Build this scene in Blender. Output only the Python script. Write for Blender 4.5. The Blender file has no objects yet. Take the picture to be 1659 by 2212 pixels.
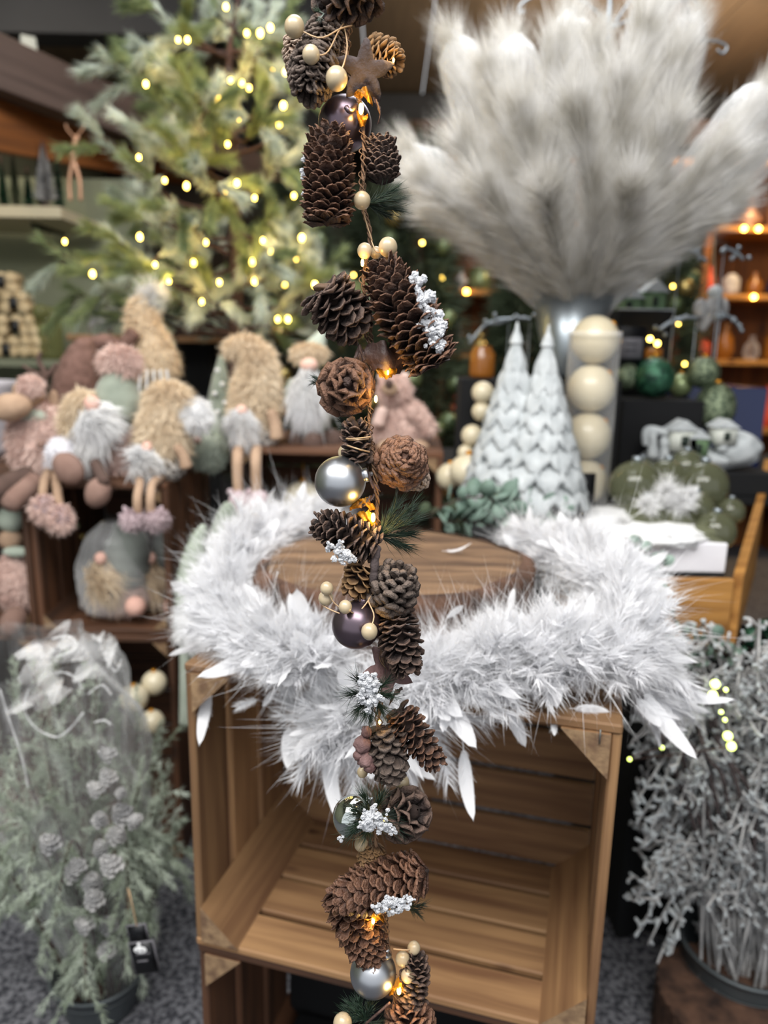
import bpy, math, random
import numpy as np
from mathutils import Vector, Matrix

# ------------------------------------------------------------------ camera
CAM = np.array([0.0, 0.0, 1.1625])
FPX, PIT, ROLL = 1606.7, 0.2173, 0.0188
CW, SW = math.cos(PIT), math.sin(PIT)
CR, SR = math.cos(ROLL), math.sin(ROLL)
R0 = np.array([1.0, 0, 0]); U0 = np.array([0, SW, CW]); FW = np.array([0, CW, -SW])
scene = bpy.context.scene
COL = scene.collection
cd = bpy.data.cameras.new('camera'); cam = bpy.data.objects.new('camera', cd); COL.objects.link(cam)
right = CR * R0 + SR * U0; up = -SR * R0 + CR * U0
mw = Matrix.Identity(4)
for i in range(3):
    mw[i][0] = right[i]; mw[i][1] = up[i]; mw[i][2] = -FW[i]; mw[i][3] = CAM[i]
cam.matrix_world = mw
cd.sensor_fit = 'VERTICAL'; cd.sensor_height = 36.0; cd.lens = FPX / 2212 * 36.0
cd.clip_start = 0.05
cd.dof.use_dof = True; cd.dof.focus_distance = 0.565; cd.dof.aperture_fstop = 4.0
scene.camera = cam
scene.cycles.max_bounces = 6; scene.cycles.diffuse_bounces = 3; scene.cycles.glossy_bounces = 3; scene.cycles.transparent_max_bounces = 10
# ------------------------------------------------------------------ world, light, exposure
scene.view_settings.view_transform = 'Standard'; scene.view_settings.look = 'None'
scene.view_settings.gamma = 1.0; scene.view_settings.use_curve_mapping = False
scene.view_settings.exposure = 0.45
world = bpy.data.worlds.new('overcast_sky'); scene.world = world; world.use_nodes = True
world.node_tree.nodes['Background'].inputs[0].default_value = (0.93, 0.96, 1.0, 1)
world.node_tree.nodes['Background'].inputs[1].default_value = 0.7

def area(name, loc, target, sx, sy, energy, color):
    l = bpy.data.lights.new(name, 'AREA'); l.shape = 'RECTANGLE'; l.size = sx; l.size_y = sy
    l.energy = energy; l.color = color
    o = bpy.data.objects.new(name, l); COL.objects.link(o); o.location = loc
    o.rotation_euler = (Vector(target) - Vector(loc)).to_track_quat('-Z', 'Y').to_euler()
    return o
def point(name, loc, energy, color, radius=0.01, parent=None):
    l = bpy.data.lights.new(name, 'POINT'); l.energy = energy; l.color = color; l.shadow_soft_size = radius
    o = bpy.data.objects.new(name, l); COL.objects.link(o); o.location = loc
    if parent is not None:
        o.parent = parent; o.location = Vector(loc) - Vector(origin_of(parent))
    return o
area('skylight_front', (-0.3, 0.0, 2.68), (0.0, 1.1, 0.9), 2.4, 1.4, 95, (1.0, 0.985, 0.96))
area('skylight_middle', (0.3, 2.0, 2.68), (0.1, 2.1, 0.0), 2.6, 0.9, 30, (0.95, 0.97, 1.0))
area('shop_lamp_back', (1.9, 3.5, 2.5), (1.8, 4.6, 1.0), 0.8, 0.5, 24, (1.0, 0.66, 0.34))
area('added_ceiling_fill', (1.2, 3.6, 2.15), (1.2, 4.4, 3.0), 1.2, 0.4, 12, (1.0, 0.86, 0.68))  # added fill without a fixture, brightens the right of the ceiling
area('added_ceiling_fill_left', (-1.6, 2.6, 2.3), (-1.4, 3.4, 3.0), .8, 0.3, 5, (1.0, 0.93, 0.85))  # second added fill, lifts the left end of the ceiling
area('shop_lamp_left', (-1.3, 2.6, 2.5), (-1.7, 3.3, 1.2), 0.6, 0.4, 7, (1.0, 0.85, 0.65))

# ------------------------------------------------------------------ helpers
rs = np.random.RandomState(7)
random.seed(7)
def ray(px, py):
    X = px - 829.5; Y = py - 1106.0
    x = CR * X + SR * Y; y = -SR * X + CR * Y
    d = x * R0 - y * U0 + FPX * FW
    return d / d[1]
def P(px, py, Y): return CAM + ray(px, py) * Y
def PZ(px, py, z):
    d = ray(px, py); return CAM + d * ((z - CAM[2]) / d[2])
def sz(n, px, py, Y):
    return n * float(np.dot(P(px, py, Y) - CAM, FW)) / FPX
def rgb(h):
    h = h.lstrip('#'); c = [int(h[i:i + 2], 16) / 255 for i in (0, 2, 4)]
    return tuple(((v / 12.92) if v <= 0.04045 else ((v + 0.055) / 1.055) ** 2.4) for v in c) + (1,)
def sn(Pn, f, seed=0):
    r = np.random.RandomState(seed + 11); out = np.zeros(len(Pn))
    for k in range(5):
        d = r.normal(size=3); d /= np.linalg.norm(d)
        d2 = r.normal(size=3); d2 /= np.linalg.norm(d2)
        out += np.sin(Pn @ d * f * (1 + .45 * k) + r.rand() * 6) * np.cos(Pn @ d2 * f * (1 + .3 * k) + r.rand() * 6)
    return out / 3.0

MATS = {}
def mat(name, c1, c2=None, scale=8.0, rough=0.6, bump=0.0, bscale=None, metal=0.0, spec=0.5, transl=0.0, stretch=None, contrast=1.0, sheen=0.0, coat=0.0, alpha=None, tattr=None, emit=None, estr=0.0):
    m = bpy.data.materials.new(name); m.use_nodes = True
    nt = m.node_tree; N = nt.nodes; L = nt.links
    b = N['Principled BSDF']; out = N['Material Output']
    b.inputs['Roughness'].default_value = rough; b.inputs['Metallic'].default_value = metal
    b.inputs['Specular IOR Level'].default_value = spec
    b.inputs['Base Color'].default_value = rgb(c1)
    if sheen: b.inputs['Sheen Weight'].default_value = sheen
    if coat: b.inputs['Coat Weight'].default_value = coat
    if emit:
        b.inputs['Emission Color'].default_value = rgb(emit); b.inputs['Emission Strength'].default_value = estr
    tc = N.new('ShaderNodeTexCoord'); oi = N.new('ShaderNodeObjectInfo')
    va = N.new('ShaderNodeVectorMath'); va.operation = 'ADD'
    sc_ = N.new('ShaderNodeVectorMath'); sc_.operation = 'SCALE'; sc_.inputs[3].default_value = 37.0
    cx = N.new('ShaderNodeCombineXYZ')
    for i in range(3): L.new(oi.outputs['Random'], cx.inputs[i])
    L.new(cx.outputs[0], sc_.inputs[0]); L.new(tc.outputs['Object'], va.inputs[0]); L.new(sc_.outputs[0], va.inputs[1])
    src = va.outputs[0]
    if stretch:
        mp = N.new('ShaderNodeMapping'); mp.inputs['Scale'].default_value = stretch
        L.new(src, mp.inputs[0]); src = mp.outputs[0]
    if c2:
        nz = N.new('ShaderNodeTexNoise'); nz.inputs['Scale'].default_value = scale; nz.inputs['Detail'].default_value = 5
        L.new(src, nz.inputs['Vector'])
        cr_ = N.new('ShaderNodeValToRGB'); e = cr_.color_ramp.elements
        e[0].position = 0.5 - 0.22 / contrast; e[1].position = 0.5 + 0.22 / contrast
        e[0].color = rgb(c1); e[1].color = rgb(c2)
        L.new(nz.outputs['Fac'], cr_.inputs[0]); col = cr_.outputs[0]
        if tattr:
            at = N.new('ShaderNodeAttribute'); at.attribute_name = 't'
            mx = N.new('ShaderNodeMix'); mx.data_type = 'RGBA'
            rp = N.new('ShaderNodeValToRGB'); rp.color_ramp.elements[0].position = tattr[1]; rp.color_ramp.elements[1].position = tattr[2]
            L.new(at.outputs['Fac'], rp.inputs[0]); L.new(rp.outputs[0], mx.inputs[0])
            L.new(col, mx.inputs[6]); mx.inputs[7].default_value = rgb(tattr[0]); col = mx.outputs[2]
        L.new(col, b.inputs['Base Color'])
    if bump:
        nb = N.new('ShaderNodeTexNoise'); nb.inputs['Scale'].default_value = bscale or scale * 3; nb.inputs['Detail'].default_value = 6
        L.new(src, nb.inputs['Vector'])
        bp = N.new('ShaderNodeBump'); bp.inputs['Strength'].default_value = bump; bp.inputs['Distance'].default_value = 0.004
        L.new(nb.outputs['Fac'], bp.inputs['Height']); L.new(bp.outputs[0], b.inputs['Normal'])
    sh = b.outputs[0]
    if transl:
        tr = N.new('ShaderNodeBsdfTranslucent'); mxs = N.new('ShaderNodeMixShader'); mxs.inputs[0].default_value = transl
        if c2: L.new(col, tr.inputs[0])
        else: tr.inputs[0].default_value = rgb(c1)
        L.new(sh, mxs.inputs[1]); L.new(tr.outputs[0], mxs.inputs[2]); sh = mxs.outputs[0]; L.new(sh, out.inputs[0])
    if alpha is not None:
        tp = N.new('ShaderNodeBsdfTransparent'); mxs = N.new('ShaderNodeMixShader')
        fr = N.new('ShaderNodeLayerWeight'); fr.inputs[0].default_value = 0.35
        if bump: L.new(bp.outputs[0], fr.inputs['Normal'])
        mr = N.new('ShaderNodeMapRange'); mr.inputs['To Min'].default_value = alpha[0]; mr.inputs['To Max'].default_value = alpha[1]
        L.new(fr.outputs['Facing'], mr.inputs['Value']); L.new(mr.outputs[0], mxs.inputs[0])
        if len(alpha) > 2: tp.inputs[0].default_value = rgb(alpha[2])
        L.new(tp.outputs[0], mxs.inputs[1]); L.new(sh, mxs.inputs[2]); L.new(mxs.outputs[0], out.inputs[0])
    if estr: m.cycles.emission_sampling = 'NONE'
    MATS[name] = m
    return m

def wood(name, dark, light, knot, scale=1.0, rough=0.7, knotw=1.0):
    m = bpy.data.materials.new(name); m.use_nodes = True
    nt = m.node_tree; N = nt.nodes; L = nt.links; b = N['Principled BSDF']
    tc = N.new('ShaderNodeTexCoord'); oi = N.new('ShaderNodeObjectInfo')
    cx = N.new('ShaderNodeCombineXYZ'); mu = N.new('ShaderNodeVectorMath'); mu.operation = 'SCALE'; mu.inputs[3].default_value = 21.0
    for i in range(3): L.new(oi.outputs['Random'], cx.inputs[i])
    va = N.new('ShaderNodeVectorMath'); va.operation = 'ADD'
    L.new(cx.outputs[0], mu.inputs[0]); L.new(tc.outputs['Object'], va.inputs[0]); L.new(mu.outputs[0], va.inputs[1])
    mp = N.new('ShaderNodeMapping'); mp.inputs['Scale'].default_value = (1.6 * scale, 24 * scale, 24 * scale); L.new(va.outputs[0], mp.inputs[0])
    n1 = N.new('ShaderNodeTexNoise'); n1.inputs['Scale'].default_value = 2.0; n1.inputs['Detail'].default_value = 8; n1.inputs['Distortion'].default_value = 0.3
    L.new(mp.outputs[0], n1.inputs['Vector'])
    r1 = N.new('ShaderNodeValToRGB'); r1.color_ramp.elements[0].position = .32; r1.color_ramp.elements[1].position = .68
    r1.color_ramp.elements[0].color = rgb(dark); r1.color_ramp.elements[1].color = rgb(light); L.new(n1.outputs['Fac'], r1.inputs[0])
    mp2 = N.new('ShaderNodeMapping'); mp2.inputs['Scale'].default_value = (6 * scale, 13 * scale, 13 * scale); L.new(va.outputs[0], mp2.inputs[0])
    vo = N.new('ShaderNodeTexVoronoi'); vo.inputs['Scale'].default_value = 1.0; L.new(mp2.outputs[0], vo.inputs['Vector'])
    r2 = N.new('ShaderNodeValToRGB'); r2.color_ramp.elements[0].position = .04 * knotw; r2.color_ramp.elements[1].position = .18 * knotw + .02
    r2.color_ramp.elements[0].color = (1, 1, 1, 1); r2.color_ramp.elements[1].color = (0, 0, 0, 1); L.new(vo.outputs['Distance'], r2.inputs[0])
    mx = N.new('ShaderNodeMix'); mx.data_type = 'RGBA'; L.new(r2.outputs[0], mx.inputs[0]); L.new(r1.outputs[0], mx.inputs[6]); mx.inputs[7].default_value = rgb(knot)
    hs = N.new('ShaderNodeHueSaturation'); mr = N.new('ShaderNodeMapRange'); mr.inputs['To Min'].default_value = 0.72; mr.inputs['To Max'].default_value = 1.15
    L.new(oi.outputs['Random'], mr.inputs['Value']); L.new(mr.outputs[0], hs.inputs['Value']); L.new(mx.outputs[2], hs.inputs['Color'])
    L.new(hs.outputs[0], b.inputs['Base Color']); b.inputs['Roughness'].default_value = rough
    bp = N.new('ShaderNodeBump'); bp.inputs['Strength'].default_value = .35; bp.inputs['Distance'].default_value = .002
    L.new(n1.outputs['Fac'], bp.inputs['Height']); L.new(bp.outputs[0], b.inputs['Normal'])
    MATS[name] = m; return m

class G:
    def __init__(s): s.V = []; s.F3 = []; s.F4 = []; s.T = []; s.n = 0
    def add(s, V, F3=None, F4=None, t=None):
        V = np.asarray(V, float)
        if F3 is not None and len(F3): s.F3.append(np.asarray(F3, int) + s.n)
        if F4 is not None and len(F4): s.F4.append(np.asarray(F4, int) + s.n)
        s.V.append(V); s.T.append(np.zeros(len(V)) if t is None else np.asarray(t, float)); s.n += len(V); return s
    def verts(s): return np.concatenate(s.V)
    def mesh(s, name, origin=(0, 0, 0), smooth=True):
        V = s.verts() - np.asarray(origin, float)
        me = bpy.data.meshes.new(name)
        F3 = np.concatenate(s.F3) if s.F3 else np.zeros((0, 3), int)
        F4 = np.concatenate(s.F4) if s.F4 else np.zeros((0, 4), int)
        me.vertices.add(len(V)); me.vertices.foreach_set('co', V.astype(np.float32).ravel())
        nl = F3.size + F4.size; me.loops.add(nl)
        me.loops.foreach_set('vertex_index', np.concatenate([F3.ravel(), F4.ravel()]).astype(np.int32))
        npol = len(F3) + len(F4); me.polygons.add(npol)
        st = np.concatenate([np.arange(len(F3)) * 3, F3.size + np.arange(len(F4)) * 4]).astype(np.int32)
        me.polygons.foreach_set('loop_start', st)
        me.update(calc_edges=True)
        me.polygons.foreach_set('use_smooth', np.full(npol, smooth))
        T = np.concatenate(s.T)
        if T.any():
            a = me.attributes.new('t', 'FLOAT', 'POINT'); a.data.foreach_set('value', T.astype(np.float32))
        me.update(); return me
    def build(s, name, m, parent=None, loc=None, smooth=True, stuff=False, label=None):
        if parent is not None: org = origin_of(parent)
        else:
            V = s.verts(); org = loc if loc is not None else np.array([V[:, 0].mean(), V[:, 1].mean(), V[:, 2].min()])
        me = s.mesh(name, org, smooth); me.materials.append(MATS[m])
        o = bpy.data.objects.new(name, me); COL.objects.link(o)
        if parent is not None: o.parent = parent; ORG[o.name] = org
        else: o.location = org; ORG[o.name] = np.array(org, float)
        if stuff: o['kind'] = 'stuff'
        if label: o['label'] = label
        return o
ORG = {}
def origin_of(o): return np.asarray(ORG[o.name], float)
def thing(name, label, cat, loc, group=None):
    o = bpy.data.objects.new(name, None); COL.objects.link(o); o.location = loc
    o.empty_display_size = .02; ORG[o.name] = np.array(loc, float)
    return tag(o, label, cat, group)
def tag(o, label, cat, group=None, kind=None):
    o['label'] = label; o['category'] = cat
    if group: o['group'] = group
    if kind: o['kind'] = kind
    return o
def inst(name, me, parent, Mw):
    """shared-mesh child of an unrotated parent; Mw is its world matrix"""
    o = bpy.data.objects.new(name, me); COL.objects.link(o); o.parent = parent
    org = Vector(origin_of(parent)); Mw = Mw.copy(); Mw.translation = Mw.translation - org
    o.matrix_basis = Mw; return o

def nrm(v):
    v = np.asarray(v, float); return v / (np.linalg.norm(v, axis=-1, keepdims=True) + 1e-12)
def basis(z, x=None):
    z = nrm(z); x = np.array([1., 0, 0]) if x is None else np.asarray(x, float)
    if abs(np.dot(nrm(x), z)) > .95: x = np.array([0, 1., 0.1])
    y = nrm(np.cross(z, x)); x = np.cross(y, z); return np.array([x, y, z]).T
def lathe(prof, seg=16, c=(0, 0, 0), B=None, rf=None):
    prof = np.asarray(prof, float); a = np.arange(seg) * 2 * math.pi / seg
    r = prof[:, 0][:, None]; z = prof[:, 1][:, None] + 0 * a[None]
    rr = r * (rf(a[None], z) if rf else 1)
    V = np.stack([rr * np.cos(a), rr * np.sin(a), z], -1).reshape(-1, 3)
    if B is not None: V = V @ B.T
    V = V + np.asarray(c)
    F = []
    for i in range(len(prof) - 1):
        for j in range(seg):
            k = (j + 1) % seg; F.append((i * seg + j, i * seg + k, (i + 1) * seg + k, (i + 1) * seg + j))
    return V, F
def ball(g, c, r, seg=16, rings=10, B=None, disp=0, df=10, seed=0):
    r = np.array([r, r, r]) if np.isscalar(r) else np.asarray(r, float)
    th = np.linspace(0.02, math.pi - .02, rings)
    V, F = lathe(np.stack([np.sin(th), -np.cos(th)], -1), seg)
    if disp: V = V * (1 + disp * sn(V, df, seed))[:, None]
    V = V * r
    if B is not None: V = V @ B.T
    g.add(V + np.asarray(c), F4=F); return g
def smoothpath(pts, n):
    pts = np.asarray(pts, float); m = len(pts)
    if m < 3:
        t = np.linspace(0, 1, n)[:, None]; return pts[0] * (1 - t) + pts[-1] * t
    u = np.linspace(0, m - 1 - 1e-9, n); i = u.astype(int); f = (u - i)[:, None]
    p = lambda k: pts[np.clip(k, 0, m - 1)]
    p0, p1, p2, p3 = p(i - 1), p(i), p(i + 1), p(i + 2)
    return .5 * ((2 * p1) + (-p0 + p2) * f + (2 * p0 - 5 * p1 + 4 * p2 - p3) * f ** 2 + (-p0 + 3 * p1 - 3 * p2 + p3) * f ** 3)
def tube(g, pts, rad, seg=8, cap=True):
    pts = np.asarray(pts, float); n = len(pts)
    rad = np.full(n, rad) if np.isscalar(rad) else np.asarray(rad, float)
    if cap:
        d0 = nrm(pts[0] - pts[1]); d1 = nrm(pts[-1] - pts[-2])
        pts = np.vstack([pts[0] + d0 * rad[0] * .5, pts[0] + d0 * rad[0] * .35, pts, pts[-1] + d1 * rad[-1] * .35, pts[-1] + d1 * rad[-1] * .5])
        rad = np.concatenate([[rad[0] * .02, rad[0] * .7], rad, [rad[-1] * .7, rad[-1] * .02]]); n += 4
    T = nrm(np.gradient(pts, axis=0)); x = np.cross(T[0], [0.13, .2, .97]);
    if np.linalg.norm(x) < .1: x = np.cross(T[0], [1, 0, 0])
    x = nrm(x); a = np.arange(seg) * 2 * math.pi / seg; V = np.zeros((n, seg, 3))
    for i in range(n):
        x = nrm(x - T[i] * np.dot(x, T[i])); y = np.cross(T[i], x)
        V[i] = pts[i] + rad[i] * (np.cos(a)[:, None] * x + np.sin(a)[:, None] * y)
    I = np.arange(n - 1)[:, None] * seg; J = np.arange(seg)[None]; K = (J + 1) % seg
    F = np.stack([I + J, I + K, I + seg + K, I + seg + J], -1).reshape(-1, 4)
    g.add(V.reshape(-1, 3), F4=F); return g
def box(g, c, s, B=None, jit=0):
    V = np.array([[x, y, z] for x in (-.5, .5) for y in (-.5, .5) for z in (-.5, .5)]) * np.asarray(s)
    if B is not None: V = V @ B.T
    g.add(V + np.asarray(c), F4=[(0, 1, 3, 2), (4, 6, 7, 5), (0, 4, 5, 1), (2, 3, 7, 6), (0, 2, 6, 4), (1, 5, 7, 3)]); return g
def strands(g, base, d, L, w, bend=None, seg=2, sides=1):
    """thin tapering hairs: ribbons (sides=1) or three-sided spikes (sides=3)"""
    base = np.asarray(base, float); n = len(base); d = nrm(d)
    L = np.broadcast_to(L, n)[:, None]; w = np.broadcast_to(w, n)[:, None]
    bend = np.zeros((n, 3)) if bend is None else np.broadcast_to(bend, (n, 3))
    r = rs.normal(size=(n, 3)); s1 = nrm(np.cross(d, r)); s2 = np.cross(d, s1)
    rows = []
    for k in range(seg):
        t = k / seg; c = base + d * L * t + bend * L * t * t; ww = w * (1 - t * .75)
        if sides == 1: rows += [c - s1 * ww / 2, c + s1 * ww / 2]
        else: rows += [c + s1 * ww / 2, c + (-.5 * s1 + .87 * s2) * ww / 2, c + (-.5 * s1 - .87 * s2) * ww / 2]
    rows.append(base + d * L + bend * L)
    V = np.stack(rows, 1); m = V.shape[1]; o = (np.arange(n) * m)[:, None]; q = 2 if sides == 1 else 3
    F4 = []; F3 = []
    for k in range(seg - 1):
        if sides == 1: F4.append(o + np.array([k * 2, k * 2 + 1, k * 2 + 3, k * 2 + 2]))
        else:
            for j in range(3): F4.append(o + np.array([k * 3 + j, k * 3 + (j + 1) % 3, k * 3 + 3 + (j + 1) % 3, k * 3 + 3 + j]))
    b = (seg - 1) * q
    if sides == 1: F3.append(o + np.array([b, b + 1, m - 1]))
    else:
        for j in range(3): F3.append(o + np.array([b + j, b + (j + 1) % 3, m - 1]))
    t = np.tile(np.repeat(np.linspace(0.01, 1, seg + 1), [q] * seg + [1]), n)
    g.add(V.reshape(-1, 3), F3=np.concatenate(F3), F4=np.concatenate(F4) if F4 else None, t=t); return g
def surf_pts(g, n):
    """random points and normals over the quads of a G"""
    V = g.verts(); F = np.concatenate(g.F4); a, b, c, d = (V[F[:, i]] for i in range(4))
    N = np.cross(c - a, d - b); A = np.linalg.norm(N, axis=1); i = rs.choice(len(F), n, p=A / A.sum())
    u, v = rs.rand(n, 1), rs.rand(n, 1)
    p = (a[i] * (1 - u) + b[i] * u) * (1 - v) + (d[i] * (1 - u) + c[i] * u) * v
    return p, nrm(N[i])
def fur(name, g, n, L, w, m, parent, droop=.5, tangle=.6, center=None, seg=2):
    p, N = surf_pts(g, n); c = g.verts().mean(0) if center is None else center
    s = np.sign(np.sum(N * (p - c), 1, keepdims=True)); N = N * s
    d = N + rs.normal(size=(n, 3)) * tangle * .6
    h = G(); strands(h, p, d, L * (.5 + rs.rand(n)), w, bend=np.array([0, 0, -droop]) + rs.normal(size=(n, 3)) * .25 * tangle, seg=seg)
    return h.build(name, m, parent, stuff=True)
# ------------------------------------------------------------------ materials
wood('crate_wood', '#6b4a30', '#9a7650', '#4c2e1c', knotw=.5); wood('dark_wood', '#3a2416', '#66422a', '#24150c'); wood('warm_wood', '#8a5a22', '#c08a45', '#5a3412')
wood('beam_wood', '#4a3b35', '#6b5850', '#2a201c', .4); wood('orange_wood', '#5a3212', '#8e5420', '#3a1e0a', .5)
mat('endgrain', '#6b523d', '#94795a', 60, .9, .6, 90, contrast=1.6)
mat('cut_wood', '#4a3423', '#82654a', 7, .75, .5, 50, stretch=(1, 7, 1), contrast=1.1)
mat('bark', '#281a14', '#684b3a', 30, .95, .9, 60, contrast=1.1); mat('crack', '#1c110a', None)
mat('carpet', '#33343a', '#77777c', 110, .98, .8, 220, contrast=2.6)
mat('ceiling_board', '#645645', '#766551', 3, .8, stretch=(1, 12, 1)); mat('wall_dark', '#2a241d', '#3a3228', 2, .9); mat('wall_green', '#6f7360', '#7d8069', 2, .9)
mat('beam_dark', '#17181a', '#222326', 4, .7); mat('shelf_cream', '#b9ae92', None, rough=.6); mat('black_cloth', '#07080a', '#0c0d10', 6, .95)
mat('feather', '#f4f4f6', None, rough=.75, transl=.28, spec=.2); mat('quill', '#e9dccb', None, rough=.5, transl=.2)
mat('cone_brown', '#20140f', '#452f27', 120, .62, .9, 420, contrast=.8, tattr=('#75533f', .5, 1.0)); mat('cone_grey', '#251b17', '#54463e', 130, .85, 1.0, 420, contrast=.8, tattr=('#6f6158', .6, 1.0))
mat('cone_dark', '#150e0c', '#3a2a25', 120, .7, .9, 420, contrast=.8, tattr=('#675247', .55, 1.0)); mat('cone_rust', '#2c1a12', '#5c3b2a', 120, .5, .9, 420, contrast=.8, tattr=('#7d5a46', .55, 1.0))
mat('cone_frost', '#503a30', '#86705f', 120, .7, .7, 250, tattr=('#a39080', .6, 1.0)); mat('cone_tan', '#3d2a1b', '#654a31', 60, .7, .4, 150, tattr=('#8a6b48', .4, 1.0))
mat('cone_core', '#1d120d', '#2c1c15', 40, .9, .5); mat('snow', '#e8e9ec', '#cfd2d8', 160, .85, 1.0, 400, transl=.15)
mat('twine', '#5a4334', '#8a6d55', 120, .9, .7, 300); mat('wire', '#b89a78', None, rough=.45, metal=.3); mat('bark_star', '#322a29', '#5c504f', 50, .9, .9, 120, stretch=(1, .35, 1))
mat('leaf_brown', '#33231f', '#5d443c', 60, .6, .7, 120); mat('pink_bark', '#4d3230', '#836765', 70, .75, .8, 140); mat('gold_leaf', '#7a4c0c', '#c98f24', 60, .4, .8, 140, metal=.35, transl=.25)
mat('berry', '#a99778', '#bcac90', 40, .32, .05, 80, coat=.25); mat('bauble_silver', '#b4b7bc', None, rough=.36, metal=1.0); mat('bauble_mauve', '#6d6069', None, rough=.3, metal=.92)
mat('bauble_chrome', '#d6dcd8', None, rough=.05, metal=1.0); mat('needle_dark', '#0b1810', '#1c3222', 30, .5, tattr=('#33503a', .7, 1.0)); mat('needle_snow', '#20361f', '#c3ccc6', 40, .6, contrast=2.2)
mat('needle_grey', '#74826a', '#dbe3d6', 16, .75, contrast=1.2, transl=.2); mat('needle_sage', '#74806a', '#c2cbbb', 12, .8, transl=.2, contrast=1.2)
mat('needle_bg', '#1c2618', '#47543a', 8, .8); mat('needle_olive', '#56663f', '#98a676', 14, .75, transl=.2); mat('trunk', '#2c1d1a', '#4a332c', 14, .9, .6)
mat('led', '#ffd070', None, emit='#ffc04a', estr=26.0); mat('led_far', '#ffd070', None, emit='#ffd25e', estr=14.0); mat('led_green', '#ffffee', None, emit='#e6ff70', estr=3.0)
mat('pampas', '#cfcbc2', '#efedea', 22, .8, transl=.3, spec=.2, contrast=1.6); mat('pampas_stem', '#c9bd9c', None, rough=.7)
mat('film', '#ffffff', None, rough=.08, bump=.9, bscale=38, alpha=(.03, .5), spec=1.0); mat('film_shiny', '#ffffff', None, rough=.12, bump=1.0, bscale=22, alpha=(.08, .7), spec=1.0); mat('film_glint', '#ffffff', None, rough=.2, alpha=(.25, .6), spec=1.0)  # the last, palest film stands for highlights on the sleeves
mat('zinc', '#6f7473', '#8d918f', 6, .42, .15, 30, metal=.75); mat('zinc_dark', '#4d5356', '#62686a', 6, .5, .1, 30, metal=.5)
mat('fur_cream', '#d6bd9b', '#f4e4ca', 14, .9, transl=.12, sheen=.3); mat('fur_white', '#ececee', '#f8f7f5', 10, .9, transl=.15); mat('fur_pink', '#caa89c', '#ecd3c8', 16, .9, transl=.1, sheen=.3)
mat('knit_brown', '#5b4238', '#83645a', 60, .95, .9, 110); mat('felt_brown', '#7b6055', '#8f7367', 30, .95, .3); mat('felt_taupe', '#9c8069', '#b5987f', 30, .95, .3)
mat('felt_dark', '#4b3a33', '#5d4941', 30, .95, .3); mat('skin_pink', '#d3a596', '#e2b9a8', 10, .8); mat('velvet_green', '#727a6d', '#99a192', 18, .85, .3, 40, sheen=.4); mat('velvet_grey', '#5f645f', '#7f847e', 18, .85, .3, 40, sheen=.4)
mat('felt_mint', '#9ba596', '#b8c0b2', 20, .9); mat('slipper', '#a08c90', '#c2afb2', 40, .95, .6, 80); mat('white_cloth', '#d5d3d8', '#e8e6ea', 10, .9)
mat('cream_ball', '#c9bda0', '#d8cdb2', 6, .35, coat=.3); mat('gold', '#c98a2a', None, rough=.3, metal=.8); mat('gold_ball', '#8c7038', '#c5b070', 9, .25, metal=.7); mat('green_ball', '#46553a', '#8e9a6c', 9, .3, metal=.4)
mat('tinsel_green', '#15362a', '#3c6c52', 60, .25, .9, 120, metal=.5, contrast=2); mat('glitter_green', '#3c4a38', '#8d9a7c', 120, .35, .9, 200, metal=.5, contrast=2); mat('glass_olive', '#6f7259', None, rough=.08, alpha=(.40, .8, '#c4c6b2'), coat=1.0)
mat('clear_glass', '#ffffff', None, rough=.03, alpha=(.05, .6), spec=1.0); mat('glass_green', '#84875c', None, rough=.06, alpha=(.35, .8, '#d9d8b4')); mat('frost_white', '#a3a8aa', '#c6cacb', 40, .85, .6, 90); mat('frost_grey', '#7f7f80', '#bcbab8', 26, .85, .5, 60, contrast=1.3)
mat('eucalyptus', '#5b7466', '#9fb5a8', 9, .6, transl=.2); mat('house_green', '#6f8a66', None); mat('house_white', '#c9ccc3', None); mat('window_dark', '#1d2a22', None)
mat('birch_log', '#b39a72', '#d5c09a', 30, .7); mat('tag_black', '#0b0c10', None, rough=.4); mat('tag_edge', '#6d6b70', None); mat('mark_white', '#f4f4f4', None); mat('pale_grey', '#b6b3ba', None, rough=.5)
mat('copper', '#a97e60', '#c9a084', 20, .4, metal=.5); mat('blue_glass', '#1b2750', None, rough=.2); mat('amber', '#7a4c20', None, rough=.2, emit='#c8761c', estr=.08); mat('red_box', '#b8452c', None, emit='#c0442a', estr=.25); mat('plaid_white', '#c9c4bd', None, rough=.9); mat('plaid_dark', '#4a4744', None, rough=.9)  # amber and red carry a faint painted glow by emission
mat('metal_rod', '#9aa2a8', None, rough=.35, metal=.8)

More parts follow.
